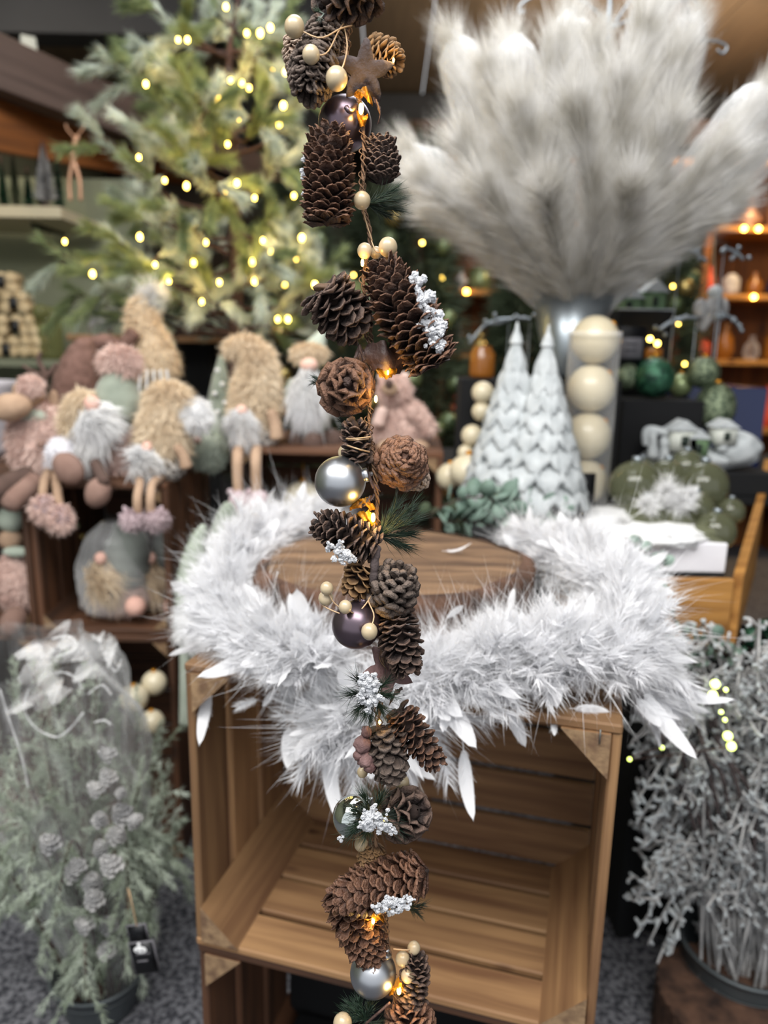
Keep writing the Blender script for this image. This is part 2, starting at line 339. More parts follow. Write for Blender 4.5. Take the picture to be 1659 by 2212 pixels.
BM = {}
def boardmesh(l, w, h, bev=.0022):
    import bmesh
    k = (round(l, 3), round(w, 3), round(h, 3))
    if k in BM: return BM[k]
    bm = bmesh.new(); bmesh.ops.create_cube(bm, size=1)
    for v in bm.verts: v.co = Vector((v.co.x * l, v.co.y * w, v.co.z * h))
    bmesh.ops.bevel(bm, geom=bm.edges[:], offset=min(bev, h * .3), segments=1, affect='EDGES')
    me = bpy.data.meshes.new('board'); bm.to_mesh(me); bm.free(); BM[k] = me; return me
def board(name, parent, a, b, upv, w, h, m='crate_wood', label=None):
    """plank from a to b; upv is the thickness direction"""
    a = np.asarray(a, float); b = np.asarray(b, float); x = nrm(b - a); z = nrm(np.asarray(upv, float) - x * np.dot(upv, x)); y = np.cross(z, x)
    me = boardmesh(np.linalg.norm(b - a), w, h).copy(); me.materials.append(MATS[m]); c = (a + b) / 2
    Mw = Matrix(((x[0], y[0], z[0], c[0]), (x[1], y[1], z[1], c[1]), (x[2], y[2], z[2], c[2]), (0, 0, 0, 1)))
    if parent is None:
        o = bpy.data.objects.new(name, me); COL.objects.link(o); o.matrix_world = Mw; ORG[o.name] = c
    else: o = inst(name, me, parent, Mw)
    if label: o['label'] = label
    return o

# ------------------------------------------------------------------ room
def struct(name, c, s, m):
    g = G(); box(g, c, s); o = g.build(name, m, loc=np.array(c, float), smooth=False); o['kind'] = 'structure'; return o
struct('floor', (0, 2.0, -.05), (6.4, 9.4, .1), 'carpet')
struct('wall_left', (-2.45, 3.0, 1.5), (.1, 7.4, 3.0), 'wall_green')
struct('wall_right', (3.15, 3.0, 1.5), (.1, 7.4, 3.0), 'wall_dark')
struct('wall_back', (.35, 6.75, 1.5), (5.7, .1, 3.0), 'wall_dark')
cl = thing('ceiling', '', '', (0, 3, 3.0)); del cl['label']; del cl['category']; cl['kind'] = 'structure'
for i in range(16): board('ceiling_board', cl, (-2.5 + .36 * i, -.7, 2.80), (-2.5 + .36 * i, 6.7, 2.80), (0, 0, 1), .352, .03, 'ceiling_board')
def beam(n, a, b, w, h, m):
    o = board('trim_%d' % n, None, a, b, (0, 0, 1), w, h, m); o['kind'] = 'structure'
beam(1, (-2.4, 3.5, 2.52), (-.35, 3.9, 2.66), .16, .22, 'beam_dark')
beam(2, (-2.4, 5.3, 2.58), (3.1, 5.3, 2.66), .2, .26, 'beam_dark')
beam(3, P(-40, 130, 2.5), P(560, 372, 4.4), .10, .16, 'beam_wood')
beam(4, P(-40, 225, 2.55), P(420, 350, 4.4), .05, .26, 'orange_wood')
beam(5, P(60, 90, 2.9), P(75, 190, 2.8), .05, .05, 'zinc_dark')
beam(6, (.1, 5.0, 2.45), (3.0, 5.0, 2.5), .12, .14, 'dark_wood')

# ------------------------------------------------------------------ crates
def crate(label, o, yaw, W, D, H, m='crate_wood', n=(3, 5, 4), th=.011, post=.05, gap=.008, group=None, back=True):
    """apple crate lying on its side, opening towards -v; o is its front left bottom corner"""
    ux = np.array([math.cos(yaw), -math.sin(yaw), 0]); uy = np.array([math.sin(yaw), math.cos(yaw), 0]); uz = np.array([0, 0, 1.])
    o = np.asarray(o, float); Lc = lambda u, v, w: o + ux * u + uy * v + uz * w
    R = thing('wooden_crate', label, 'crate', Lc(W / 2, D / 2, 0), group)
    nd = n[2]; wd = D / nd - gap
    for zz, nm in ((th / 2, 'slat'), (H - th / 2, 'slat')):
        for i in range(nd):
            v = (i + .5) * D / nd; board(nm, R, Lc(0, v, zz), Lc(W, v, zz), uz, wd + rs.uniform(-.002, .002), th, m)
    ns = n[0]; wsd = (D - th) / ns - gap * 1.6
    for uu in (th / 2, W - th / 2):
        for i in range(ns):
            v = (i + .5) * (D - th) / ns; board('end_slat', R, Lc(uu, v, th), Lc(uu, v, H - th), ux, wsd + rs.uniform(-.002, .002), th, m)
    if back:
        nb = n[1]; wb = (H - 2 * th) / nb - gap
        for i in range(nb):
            w = th + (i + .5) * (H - 2 * th) / nb; board('back_slat', R, Lc(th, D - th / 2, w), Lc(W - th, D - th / 2, w), uy, wb + rs.uniform(-.003, .001), th, m)
    for su, sw in ((0, 0), (1, 0), (0, 1), (1, 1)):
        u0 = W - th if su else th; w0 = H - th if sw else th; du = -post if su else post; dw = -post if sw else post
        Lp = D - th - .002; g = G(); g.add([(0, 0, 0), (Lp, 0, 0), (0, -du, 0), (Lp, -du, 0), (0, 0, dw), (Lp, 0, dw)], F3=[(0, 2, 4), (1, 5, 3)], F4=[(0, 1, 3, 2), (2, 3, 5, 4), (4, 5, 1, 0)])
        me = g.mesh('corner_post', smooth=False); me.materials.append(MATS[m]); q_ = Lc(u0, .002, w0); inst('corner_post', me, R, Matrix(((uy[0], -ux[0], 0, q_[0]), (uy[1], -ux[1], 0, q_[1]), (0, 0, 1, q_[2]), (0, 0, 0, 1))))
        g2 = G(); g2.add([Lc(u0, .0005, w0), Lc(u0 + du, .0005, w0), Lc(u0, .0005, w0 + dw), Lc(u0, .002, w0), Lc(u0 + du, .002, w0), Lc(u0, .002, w0 + dw)], F3=[(0, 1, 2), (3, 5, 4)], F4=[(0, 3, 4, 1), (1, 4, 5, 2), (2, 5, 3, 0)])
        g2.build('end_grain', 'endgrain', R, smooth=False)
    return R, Lc
CO = np.array([-.2361, .8201, CAM[2] - .7643]); CYAW = .2687; CW_, CD_, CH_ = .5, .2881, .3942
crate_low, _ = crate('lower apple crate, dark inside, under the crate with the log slice', (CO[0] + .002, CO[1] + .004, 0.0), CYAW, CW_, CD_, CO[2] - .0012, m='dark_wood')  # darker wood puts the shade of the lower crate into its colour
board('shade_sheet', crate_low, _(.02, .262, .18), _(.48, .262, .18), np.array([math.sin(CYAW), math.cos(CYAW), 0]), .33, .004, 'black_cloth', label='black cloth lining at the back of the crate')  # black sheets added to paint the darkness inside the lower crate
board('shade_sheet', crate_low, _(.04, .13, .052), _(.46, .13, .052), (0, 0, 1), .24, .004, 'black_cloth', label='black cloth lining on the floor of the crate')
crate_top, LC = crate('upper open apple crate on its side carrying the log slice and feather boa', CO, CYAW, CW_, CD_, CH_)
g = G(); box(g, LC(.478, -.0012, .381), (.0012, .0012, .016)); g.build('staple', 'zinc', crate_top)
TOPZ = CO[2] + CH_

# ------------------------------------------------------------------ log slice
SC = np.array([P(851, 1200, .957)[0], .958, TOPZ]); SH_ = .098
sl = thing('log_slice', 'thick round log slice with rough bark standing on the upper crate', 'log slice', SC)
seg = 160
def rimf(a): return .166 + .006 * np.sin(2 * a + .5) + .004 * np.sin(5 * a + 1) + .002 * np.sin(11 * a)
a = np.arange(seg) * 2 * math.pi / seg; rim = rimf(a)
g = G(); rings = 14; V = []
for i in range(rings):
    f = (i + .02) / (rings - 1); rr = rim * f * .975
    V.append(np.stack([SC[0] + rr * np.cos(a) * 1.04, SC[1] + rr * np.sin(a), np.full(seg, SC[2] + SH_) + .0008 * np.sin(f * 60) - (.004 * (f > .98))], -1))
V = np.concatenate(V); F = [(i * seg + j, i * seg + (j + 1) % seg, (i + 1) * seg + (j + 1) % seg, (i + 1) * seg + j) for i in range(rings - 1) for j in range(seg)]
g.add(V, F4=F); g.build('cut_face', 'cut_wood', sl)
g = G(); nz_ = 12; V = []
seg2 = 320; a2 = np.arange(seg2) * 2 * math.pi / seg2
rid = np.abs(np.sin(a2 * 38 + 2.5 * np.sin(a2 * 7))) ** .6
for i in range(nz_):
    f = i / (nz_ - 1); zz = .001 + (SH_ - .004) * (1 - f); rr = rimf(a2) + .004 + .007 * rid * (1 if 0 < i else .5) + .003 * sn(np.stack([np.cos(a2) * .17, np.sin(a2) * .17, np.full(seg2, zz)], -1), 90, 3) - .004 * (i == 0)
    V.append(np.stack([SC[0] + rr * np.cos(a2) * 1.04, SC[1] + rr * np.sin(a2), np.full(seg2, SC[2] + zz)], -1))
V.insert(0, np.stack([SC[0] + rimf(a2) * .96 * np.cos(a2) * 1.04, SC[1] + rimf(a2) * .96 * np.sin(a2), np.full(seg2, SC[2] + SH_ - .0015)], -1))
V = np.concatenate(V); F = [(i * seg2 + j, (i + 1) * seg2 + j, (i + 1) * seg2 + (j + 1) % seg2, i * seg2 + (j + 1) % seg2) for i in range(nz_) for j in range(seg2)]
g.add(V, F4=F); g.build('bark', 'bark', sl)
g = G(); p0 = PZ(568, 1216, SC[2] + SH_ + .0004); p1 = PZ(700, 1214, SC[2] + SH_ + .0004); n = 24
t = np.linspace(0, 1, n)[:, None]; c = p0 * (1 - t) + p1 * t; c[:, 1] += .0012 * np.sin(t[:, 0] * 19); w = .0013 * (1 - t[:, 0]) + .0002
V = np.stack([c - [0, 1, 0] * w[:, None], c + [0, 1, 0] * w[:, None]], 1).reshape(-1, 3); V2 = V - [0, 0, .0012]
g.add(V, F4=[(2 * i, 2 * i + 2, 2 * i + 3, 2 * i + 1) for i in range(n - 1)]); g.build('crack', 'crack', sl, label='dark drying crack across the left of the cut face')

# ------------------------------------------------------------------ feathers
def feather_geo(L, W, curl, kind, seed):
    r = np.random.RandomState(seed); g = G(); n = 16; t = np.linspace(0, 1, n)
    ax = np.stack([t * L, .06 * L * np.sin(t * 2.2 + seed) * t, curl * L * t ** 2], -1)
    tube(g, ax, .0009 * (1 - t * .85), 5)
    if kind == 'blade':
        pr = W * .5 * np.clip(np.sin(np.clip((t - .18) / .82, 0, 1) * math.pi) ** .5 * (1.05 - .25 * t), 0.02, 1)
        rows = []
        for k in (-1, -.55, 0, .55, 1): rows.append(ax + np.stack([-.15 * L * .2 * abs(k) + 0 * t, k * pr, -abs(k) * pr * .32 + .0006 + .0006 * np.sin(t * 40 + k)], -1))
        V = np.stack(rows, 1).reshape(-1, 3); F = [(i * 5 + j, i * 5 + j + 1, i * 5 + 5 + j + 1, i * 5 + 5 + j) for i in range(3, n - 1) for j in range(4)]
        g.add(V, F4=F)
    nb = 34 if kind == 'blade' else 60
    tt = np.linspace(.12, .97 if kind == 'plume' else .6, nb); base = np.stack([np.interp(tt, t, ax[:, i]) for i in range(3)], -1)
    for s in (-1, 1):
        ang = np.radians(55 - 30 * tt + r.normal(size=nb) * 8) * s
        d = np.stack([np.cos(ang), np.sin(ang), r.normal(size=nb) * .25], -1)
        Lb = W * (1.0 if kind == 'plume' else .75) * (.35 + .75 * np.sin(tt * math.pi * .9)) * (.7 + .5 * r.rand(nb))
        strands(g, base, d, Lb, .0022 if kind == 'plume' else .0018, bend=np.stack([np.full(nb, .3), 0 * tt, r.normal(size=nb) * .3], -1), seg=2)
    return g
FG = [feather_geo(.085, .030, .28, 'plume', 1), feather_geo(.095, .026, -.2, 'blade', 2), feather_geo(.07, .034, .4, 'plume', 3), feather_geo(.11, .024, .35, 'blade', 4), feather_geo(.075, .03, -.3, 'plume', 5), feather_geo(.088, .032, .22, 'blade', 6)]
FM = []
for i, q in enumerate(FG):
    me = q.mesh('feather_%s' % 'abcdef'[i]); me.materials.append(MATS['feather']); FM.append(me)
zb = TOPZ
bp = [PZ(700, 1165, zb + .05) + [0, .09, 0], P(600, 1170, 1.09), P(540, 1205, 1.02), P(500, 1275, .95), P(505, 1360, .885), P(560, 1440, .84), P(630, 1510, .80), P(700, 1560, .772), P(790, 1560, .755), P(880, 1520, .745), P(980, 1470, .745), P(1080, 1450, .755), P(1180, 1415, .765), P(1280, 1435, .765), P(1345, 1400, .80), P(1335, 1310, .87), P(1290, 1250, .95), P(1210, 1210, 1.04), P(1130, 1195, 1.12)]
bp = np.array(bp); NB = 400; path = smoothpath(bp, NB)
hb = .038 + 0 * path[:, 0]
inside = lambda p: (abs((p - CO - [0, 0, 0]) @ np.array([math.cos(CYAW), -math.sin(CYAW), 0]) - CW_ / 2) < CW_ / 2) & (((p - CO) @ np.array([math.sin(CYAW), math.cos(CYAW), 0])) > 0)
path[:, 2] = np.where(inside(path), np.maximum(path[:, 2], TOPZ + .02), path[:, 2])
boa = thing('feather_boa', 'fluffy white feather boa draped round the log slice over the crate edge', 'feather boa', (path[200][0], path[200][1], TOPZ))
g = G(); tube(g, path[::4], .012, 8); g.build('cord', 'feather', boa)
tan = nrm(np.gradient(path, axis=0))
def boa_frame(i, spread=1.0):
    T = tan[i]; x = nrm(np.cross(T, [0, 0, 1])); y = np.cross(x, T); an = rs.rand() * 2 * math.pi
    d = x * math.cos(an) + y * math.sin(an) * 1.0 + T * rs.normal() * .5
    if d[2] < -.3 and inside(path[i:i + 1])[0]: d[2] = abs(d[2]) * .5
    return nrm(d + (np.array([0, -.15, .12]) if path[i][1] > .84 else np.array([0, -.25, -.22 if path[i][0] < .12 else -.02])))
def fmat(i, reach, s):
    d = boa_frame(i); p = path[i] + d * reach
    zz = nrm(rs.normal(size=3) + np.array([0, 0, .6])); y = nrm(np.cross(zz, d)); zz = np.cross(d, y)
    return Matrix(((d[0] * s, y[0] * s, zz[0] * s, p[0]), (d[1] * s, y[1] * s, zz[1] * s, p[1]), (d[2] * s, y[2] * s, zz[2] * s, p[2]), (0, 0, 0, 1)))
for k in range(232):
    i = rs.randint(0, NB); inst('feather', FM[rs.randint(6)], boa, fmat(i, .006, .60 + .32 * rs.rand()))
# long feathers the photograph shows hanging or sticking out one by one
for (x0, y0, x1, y1, Y, q, s) in [(470, 1420, 400, 1400, .86, 1, 1), (455, 1470, 442, 1595, .84, 3, 1), (600, 1480, 560, 1545, .80, 1, .8), (625, 1560, 618, 1655, .79, 5, 1), (560, 1510, 510, 1530, .80, 4, .9), (700, 1600, 735, 1740, .74, 3, 1.1), (740, 1600, 700, 1700, .745, 5, 1), (1000, 1600, 1015, 1730, .725, 3, 1.15), (1090, 1520, 1145, 1620, .72, 1, 1), (1200, 1545, 1190, 1600, .72, 5, .8), (1230, 1530, 1330, 1540, .72, 1, .9), (1380, 1480, 1470, 1600, .76, 3, 1.15), (1370, 1500, 1420, 1570, .755, 5, 1), (1400, 1380, 1455, 1470, .78, 1, 1), (1330, 1300, 1430, 1300, .86, 3, 1), (1290, 1260, 1400, 1230, .92, 5, 1), (1150, 1215, 1250, 1150, 1.05, 5, 1), (430, 1300, 372, 1245, .93, 5, 1), (540, 1160, 580, 1090, 1.08, 1, 1), (1170, 1340, 1180, 1480, .735, 5, 1.3), (640, 1350, 620, 1285, .80, 1, .95), (690, 1370, 680, 1300, .79, 5, .8), (960, 1340, 1010, 1290, .79, 3, .9), (1100, 1330, 1110, 1270, .80, 1, .9), (430, 1400, 360, 1412, .86, 3, .95), (930, 1560, 960, 1660, .74, 0, 1.2), (760, 1620, 770, 1700, .74, 2, 1.2), (850, 1560, 900, 1650, .745, 4, 1.2)]:
    A = P(x0, y0, Y); Bp = P(x1, y1, Y - .01); d = nrm(Bp - A); zz = np.array([0, -1, .15]); y = nrm(np.cross(zz, d)); zz = np.cross(d, y)
    L = np.linalg.norm(Bp - A) / (.085, .095, .07, .11, .075, .088)[q] * s
    inst('feather', FM[q], boa, Matrix(((d[0] * L, y[0] * L, zz[0] * L, A[0]), (d[1] * L, y[1] * L, zz[1] * L, A[1]), (d[2] * L, y[2] * L, zz[2] * L, A[2]), (0, 0, 0, 1))))
g = G(); MV = [(q.verts(), np.concatenate(q.F3), np.concatenate(q.F4)) for q in FG]
for k in range(1900):
    i = rs.randint(0, NB); q = rs.choice([0, 2, 4, 0, 2, 4, 1, 5]); Mw = np.array(fmat(i, .002, .34 + .40 * rs.rand())); V, f3, f4 = MV[q]
    g.add(V @ Mw[:3, :3].T + Mw[:3, 3], F3=f3, F4=f4)
n = 52000; i = rs.randint(0, NB, n); d = nrm(rs.normal(size=(n, 3)) + [0, -.1, .25]); d[:, 2] = np.where(inside(path[i]), np.abs(d[:, 2]), d[:, 2])
strands(g, path[i] + d * .008, d, .020 + .034 * rs.rand(n), .0010, bend=rs.normal(size=(n, 3)) * .6, seg=3)
g.build('down', 'feather', boa, stuff=True)
for k in range(34):
    u_ = rs.rand(); A = P(1350 + 45 * rs.rand(), 1380 + 130 * u_, .80 + .05 * rs.rand()); d = nrm(np.array([.55 + .4 * rs.rand(), -.1 + .3 * rs.normal(), -.9 + .5 * rs.rand()])); zz = nrm(np.cross(d, [.2, 1, .3] + rs.normal(size=3) * .4)); y = np.cross(zz, d); L = .6 + .3 * rs.rand(); q = rs.randint(6)
    inst('feather', FM[q], boa, Matrix(((d[0] * L, y[0] * L, zz[0] * L, A[0]), (d[1] * L, y[1] * L, zz[1] * L, A[1]), (d[2] * L, y[2] * L, zz[2] * L, A[2]), (0, 0, 0, 1))))
# a loose feather lying on the log slice
q = PZ(955, 1190, TOPZ + SH_ + .004); Mw = Matrix.Translation(Vector(q)) @ Matrix.Rotation(-.15, 4, 'Z') @ Matrix.Rotation(.1, 4, 'X') @ Matrix.Scale(.36, 4)
o = bpy.data.objects.new('loose_feather', FM[3]); COL.objects.link(o); o.matrix_world = Mw; tag(o, 'small white feather lying alone on top of the log slice', 'feather')
# ------------------------------------------------------------------ garland (in focus)
def GY(py): return .60 - .10 * py / 2212.0
def gp(px, py, dz=0.0): return P(px, py, GY(py) + dz)
def gs(n, py): return sz(n, 829, py, GY(py))
gl = thing('garland', 'hanging twine garland of pine cones, baubles, berries, sprigs and tiny lights', 'garland', gp(800, 1100))
view = lambda p: nrm(CAM - p)
def scale_geo(w, l, thick, cup, point, umbo):
    g = G(); ys = [0, .35, .65, .88, 1.0]; ws = [.35, .72, 1.0, (.85 if point < .5 else .6), (.45 if point < .5 else .12)]
    top = []
    for y, q in zip(ys, ws):
        for k in (-1, 0, 1):
            z = cup * (abs(k) * q) ** 2 * w + .10 * l * math.sin(y * 2.2) + (umbo * l if (k == 0 and y == .88) else 0) - .06 * l * (y > .9)
            top.append((k * q * w / 2, y * l * (1 - .06 * abs(k) * (y > .9)), z))
    V = np.array(top); V2 = V - [0, 0, thick]; V2[:3, 2] += thick * .4
    VV = np.vstack([V, V2]); F = []
    for i in range(4):
        for k in range(2):
            q = i * 3 + k; F.append((q, q + 1, q + 4, q + 3)); F.append((q + 15, q + 18, q + 19, q + 16))
    for i in range(4):
        for k in (0, 2):
            q = i * 3 + k; F.append((q, q + 3, q + 18, q + 15) if k == 0 else (q, q + 15, q + 18, q + 3))
    for q in (12, 13): F.append((q, q + 1, q + 16, q + 15))
    F.append((0, 15, 16, 1)); F.append((1, 16, 17, 2))
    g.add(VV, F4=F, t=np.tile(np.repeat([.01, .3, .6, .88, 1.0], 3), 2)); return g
STY = {  # count, elevation range base..tip, width factor, length factor, pointed, umbo, cup, thick
    'spruce': dict(n=185, el=(4, 50), wf=.52, pt=.7, um=.0, cup=-.26, th=.022, prof=[(0, .45), (.12, .85), (.4, 1), (.7, .9), (.9, .6), (1, .28)]),
    'open': dict(n=95, el=(-8, 58), wf=.56, pt=.2, um=.02, cup=-.25, th=.05, prof=[(0, .6), (.15, .98), (.45, 1), (.75, .78), (.92, .5), (1, .22)]),
    'pinus': dict(n=66, el=(5, 68), wf=.60, pt=.1, um=.09, cup=-.15, th=.16, prof=[(0, .62), (.2, 1), (.5, .98), (.8, .72), (1, .3)]),
    'rosette': dict(n=44, el=(-8, 72), wf=.78, pt=.1, um=.04, cup=-.3, th=.07, prof=[(0, .75), (.25, 1), (.55, .93), (.8, .65), (1, .3)]),
    'closed': dict(n=150, el=(26, 72), wf=.48, pt=.15, um=.05, cup=-.2, th=.08, prof=[(0, .6), (.2, .97), (.45, 1), (.75, .78), (.93, .45), (1, .2)]),
    'small': dict(n=44, el=(5, 60), wf=.72, pt=.3, um=.02, cup=-.25, th=.07, prof=[(0, .6), (.2, .95), (.5, 1), (.8, .75), (1, .3)]),
}
SCALE_COUNT = [0]
def cone(base, tip, R, style, m, toward=0.0, single=0, snowdir=None, label=None, twist=0.0, dz=0.0, parent=None, name='pine_cone', cen=None):
    """pine cone between two pixel points; toward > 0 tips its far end to the viewer"""
    S = STY[style]; par = parent or gl
    A = gp(base[0], base[1], dz); B = gp(tip[0], tip[1], dz)
    L = np.linalg.norm(B - A); ax = nrm(B - A); mid = (A + B) / 2; v = view(mid)
    ax = nrm(ax * math.cos(toward) + v * math.sin(toward))
    if toward: L = L if toward > 1.2 else L / max(.5, math.cos(toward))
    A = mid - ax * L / 2; Rm = gs(R, (base[1] + tip[1]) / 2)
    if toward > .9: L = Rm * 1.25; A = mid - ax * L * .6
    Bz = basis(ax, np.cross(ax, v)); pr = np.array(S['prof'])
    g = G(); tt = np.linspace(0.0, .97, 14); rr = np.interp(tt, pr[:, 0], pr[:, 1]) * Rm * .42; rr[0] = rr[-1] = Rm * .03
    V, F = lathe(np.stack([rr, tt * L], -1), 14, A, Bz); g.add(V, F4=F); c = g.build(name, 'cone_core', par, label=label)
    lens = [.45, .62, .8, 1.0]; el0, el1 = S['el']; base_me = {}
    stuffg = G(); n = S['n']; done = 0
    W = S['wf'] * Rm
    for k in (0, 1, 2):
        gg = scale_geo(W * (1, .85, .6)[k], Rm * (.82, .72, .6)[k], Rm * S['th'], S['cup'], S['pt'], S['um']); me = gg.mesh('scale'); me.materials.append(MATS[m]); base_me[k] = (gg, me)
    order = []
    if toward > .9:
        g2 = G(); ball(g2, A + ax * L * .95, Rm * .16, 14, 10, disp=.2); g2.build('cone_tip', m, c)
    for i in range(n):
        t = (i + .5) / n; az = i * 2.39996 + twist; tz = .02 + .93 * t ** 1.0
        Rl = np.interp(tz, pr[:, 0], pr[:, 1]) * Rm; el = math.radians(el0 + (el1 - el0) * t ** 1.3 + rs.normal() * 3)
        k = 0 if t < .7 else (1 if t < .88 else 2)
        ln = Rm * (.82, .72, .6)[k]; r0 = max(.05 * Rm, (Rl - ln * math.cos(el)) * (1 if toward < .9 else 1 - t)); z0 = tz * L - (.25 * Rm if style != 'open' else .1 * Rm) * (t > .1)
        rd = np.array([math.cos(az), math.sin(az), 0]); d = rd * math.cos(el) + np.array([0, 0, 1]) * math.sin(el)
        zz = -rd * math.sin(el) + np.array([0, 0, 1]) * math.cos(el); x = np.cross(d, zz)
        s = 1 + rs.normal() * .08; rj = np.array(Matrix.Rotation(rs.normal() * .13, 3, 'Y') @ Matrix.Rotation(rs.normal() * .10, 3, 'Z')); M3 = np.array([x, d, zz]).T @ rj * s
        pos = A + Bz @ (rd * r0 + np.array([0, 0, z0])); M3 = Bz @ M3
        order.append((float(np.dot(Bz @ rd, v)) + (.6 if toward > .9 else 0), k, M3, pos))
    order.sort(key=lambda q: -q[0])
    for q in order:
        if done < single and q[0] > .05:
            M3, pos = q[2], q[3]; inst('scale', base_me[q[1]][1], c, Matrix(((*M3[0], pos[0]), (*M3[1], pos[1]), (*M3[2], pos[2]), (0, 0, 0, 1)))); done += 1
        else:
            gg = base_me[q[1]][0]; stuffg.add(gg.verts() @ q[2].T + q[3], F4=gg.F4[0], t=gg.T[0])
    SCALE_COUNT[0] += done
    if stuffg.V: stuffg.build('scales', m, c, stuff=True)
    return c
def snowlump(pxs_, r, parent, dz=-.012, seed=0, name='snow'):
    g = G()
    for j, (x, y, rr) in enumerate(pxs_):
        for q in range(16):
            R_ = gs(rr, y) * (.22 + .36 * rs.rand() ** 1.5); c = gp(x + rs.normal() * rr * .55, y + rs.normal() * rr * .55, dz + rs.normal() * .002)
            V, F = lathe(np.stack([np.sin(np.linspace(.03, 3.11, 10)), -np.cos(np.linspace(.03, 3.11, 10))], -1), 12)
            V = V * (1 + .3 * sn(V + rs.rand() * 9, 6, q + j) + .13 * rs.normal(size=len(V)))[:, None] * R_ * [1, .7, 1]; g.add(V + c, F4=F)
        n = 60; d = nrm(rs.normal(size=(n, 3)) + view(gp(x, y))); c = gp(x, y, dz)
        strands(g, c + d * gs(rr, y) * .45, d, gs(rr, y) * .35 * rs.rand(n), .0007, sides=3, seg=2)
    return g.build(name, 'snow', parent, stuff=True, smooth=False)
def bauble(px, py, r, m, capdir=None, dz=0.0, label=None):
    c = gp(px, py, dz); R_ = gs(r, py); g = G(); ball(g, c, R_, 48, 32); o = g.build('bauble', m, gl, label=label)
    if capdir is not None:
        d = nrm(gp(px + capdir[0] * 50, py + capdir[1] * 50, dz) - c - view(c) * 0 ); B = basis(d); g = G()
        V, F = lathe([(.001, .94 * R_), (.26 * R_, .95 * R_), (.28 * R_, 1.0 * R_), (.28 * R_, 1.12 * R_), (.2 * R_, 1.15 * R_), (.1 * R_, 1.17 * R_), (.08 * R_, 1.3 * R_), (.001, 1.32 * R_)], 20, c, B); g.add(V, F4=F); g.build('cap', 'bauble_silver' if m != 'bauble_mauve' else 'bauble_mauve', o)
    return o
def berry(px, py, r, dz=-.004, stem=None):
    c = gp(px, py, dz); g = G(); ball(g, c, gs(r, py) * np.array([1, 1, 1.06]), 22, 16, disp=.02, df=3, seed=int(px)); o = g.build('berry', 'berry', gl)
    if stem:
        g = G(); pts = smoothpath([c] + [gp(*s) for s in stem], 14); tube(g, pts, gs(1.6, py), 6); g.build('wire_stem', 'wire', o)
    return o
def sprig(origin, dirs, n, L, w=1.5, m='needle_dark', spread=.35, dz=-.005, both=0):
    g = G(); o = gp(*origin, dz); allp = []
    for (x, y, q) in dirs:
        e = gp(x, y, dz + q); k = int(n * 1.7); t = rs.rand(k) ** .8 * .75; b = o + (e - o) * t[:, None] * .9; ln = np.linalg.norm(e - o)
        d = nrm(e - o) + rs.normal(size=(k, 3)) * spread; LL = gs(L, origin[1]) * (.6 + .5 * rs.rand(k))
        strands(g, b, d, LL, gs(w, origin[1]) * 1.0, bend=rs.normal(size=(k, 3)) * .12, seg=2, sides=3)
        tube(g, [o, o + (e - o) * .7], gs(1.6, origin[1]), 5)
    return g.build('needle_sprig', m, gl, stuff=True)
def led(px, py, r=6, dz=-.004, e=.035):
    c = gp(px, py, dz); g = G(); ball(g, c, gs(r, py) * np.array([.6, .6, 1.3]), 12, 10); o = g.build('led_bulb', 'led', gl)
    point('led_light', c + np.array([0, -.006, 0]), e * .35, (1.0, .62, .18), .004, o); return o
def star(px, py, R_, m, rot, tilt, dz=0.0, name='bark_star', curl=0.0):
    c = gp(px, py, dz); Rm = gs(R_, py); v = view(c); B = basis(v, [1, 0, 0]); Rt = np.array(Matrix.Rotation(rot, 3, 'Z')); Tl = np.array(Matrix.Rotation(tilt[0], 3, 'X') @ Matrix.Rotation(tilt[1], 3, 'Y'))
    nA = 60; a = np.arange(nA) * 2 * math.pi / nA; ph = (a * 5 / (2 * math.pi)) % 1; tri = np.abs(ph - .5) * 2
    rr = Rm * (.50 + .56 * tri ** 1.3) * (1 + .025 * rs.normal(size=nA)); rows = [];
    for f, z in ((.01, .05), (.35, .055), (.7, .05), (.97, .04), (1.0, 0), (.97, -.05), (.5, -.06), (.01, -.06)):
        p = np.stack([rr * f * np.cos(a), rr * f * np.sin(a), np.full(nA, z * Rm)], -1); p[:, 2] += .03 * Rm * sn(p, 120 / max(Rm * 40, .1), 5) - curl * (p[:, 0] ** 2) / Rm; rows.append(p)
    V = np.concatenate(rows) @ Rt.T @ Tl.T @ B.T + c; F = [(i * nA + j, i * nA + (j + 1) % nA, (i + 1) * nA + (j + 1) % nA, (i + 1) * nA + j) for i in range(7) for j in range(nA)]
    g = G(); g.add(V, F4=F); return g.build(name, m, gl)
def crumple(pts, wid, m, name='dry_leaf', seed=1, dz=-.003):
    c = smoothpath([gp(x, y, dz + q) for x, y, q in pts], 22); n = len(c); t = np.linspace(0, 1, n); g = G(); rows = []
    for s, th in ((-1, 0), (-.5, 0), (0, 0), (.5, 0), (1, 0)):
        w = gs(wid, pts[0][1]) * np.sin(np.clip(t, .03, .97) * math.pi) ** .6 * s * (1 + .2 * rs.normal(size=n) * (abs(s) == 1)); p = c + np.stack([0 * t, 0 * t, w], -1); p[:, 1] += .35 * np.abs(w) + .0015 * np.sin(t * 17 + s * 3 + seed); rows.append(p)
    V = np.stack(rows, 1).reshape(-1, 3); F = [(i * 5 + j, i * 5 + j + 1, i * 5 + 5 + j + 1, i * 5 + 5 + j) for i in range(n - 1) for j in range(4)]
    m_ = n * 5; V2 = V + [0, .0009, 0]; F2 = [(a + m_, d + m_, cc + m_, b + m_) for a, b, cc, d in F]
    g.add(np.vstack([V, V2]), F4=F + F2); return g.build(name, m, gl)
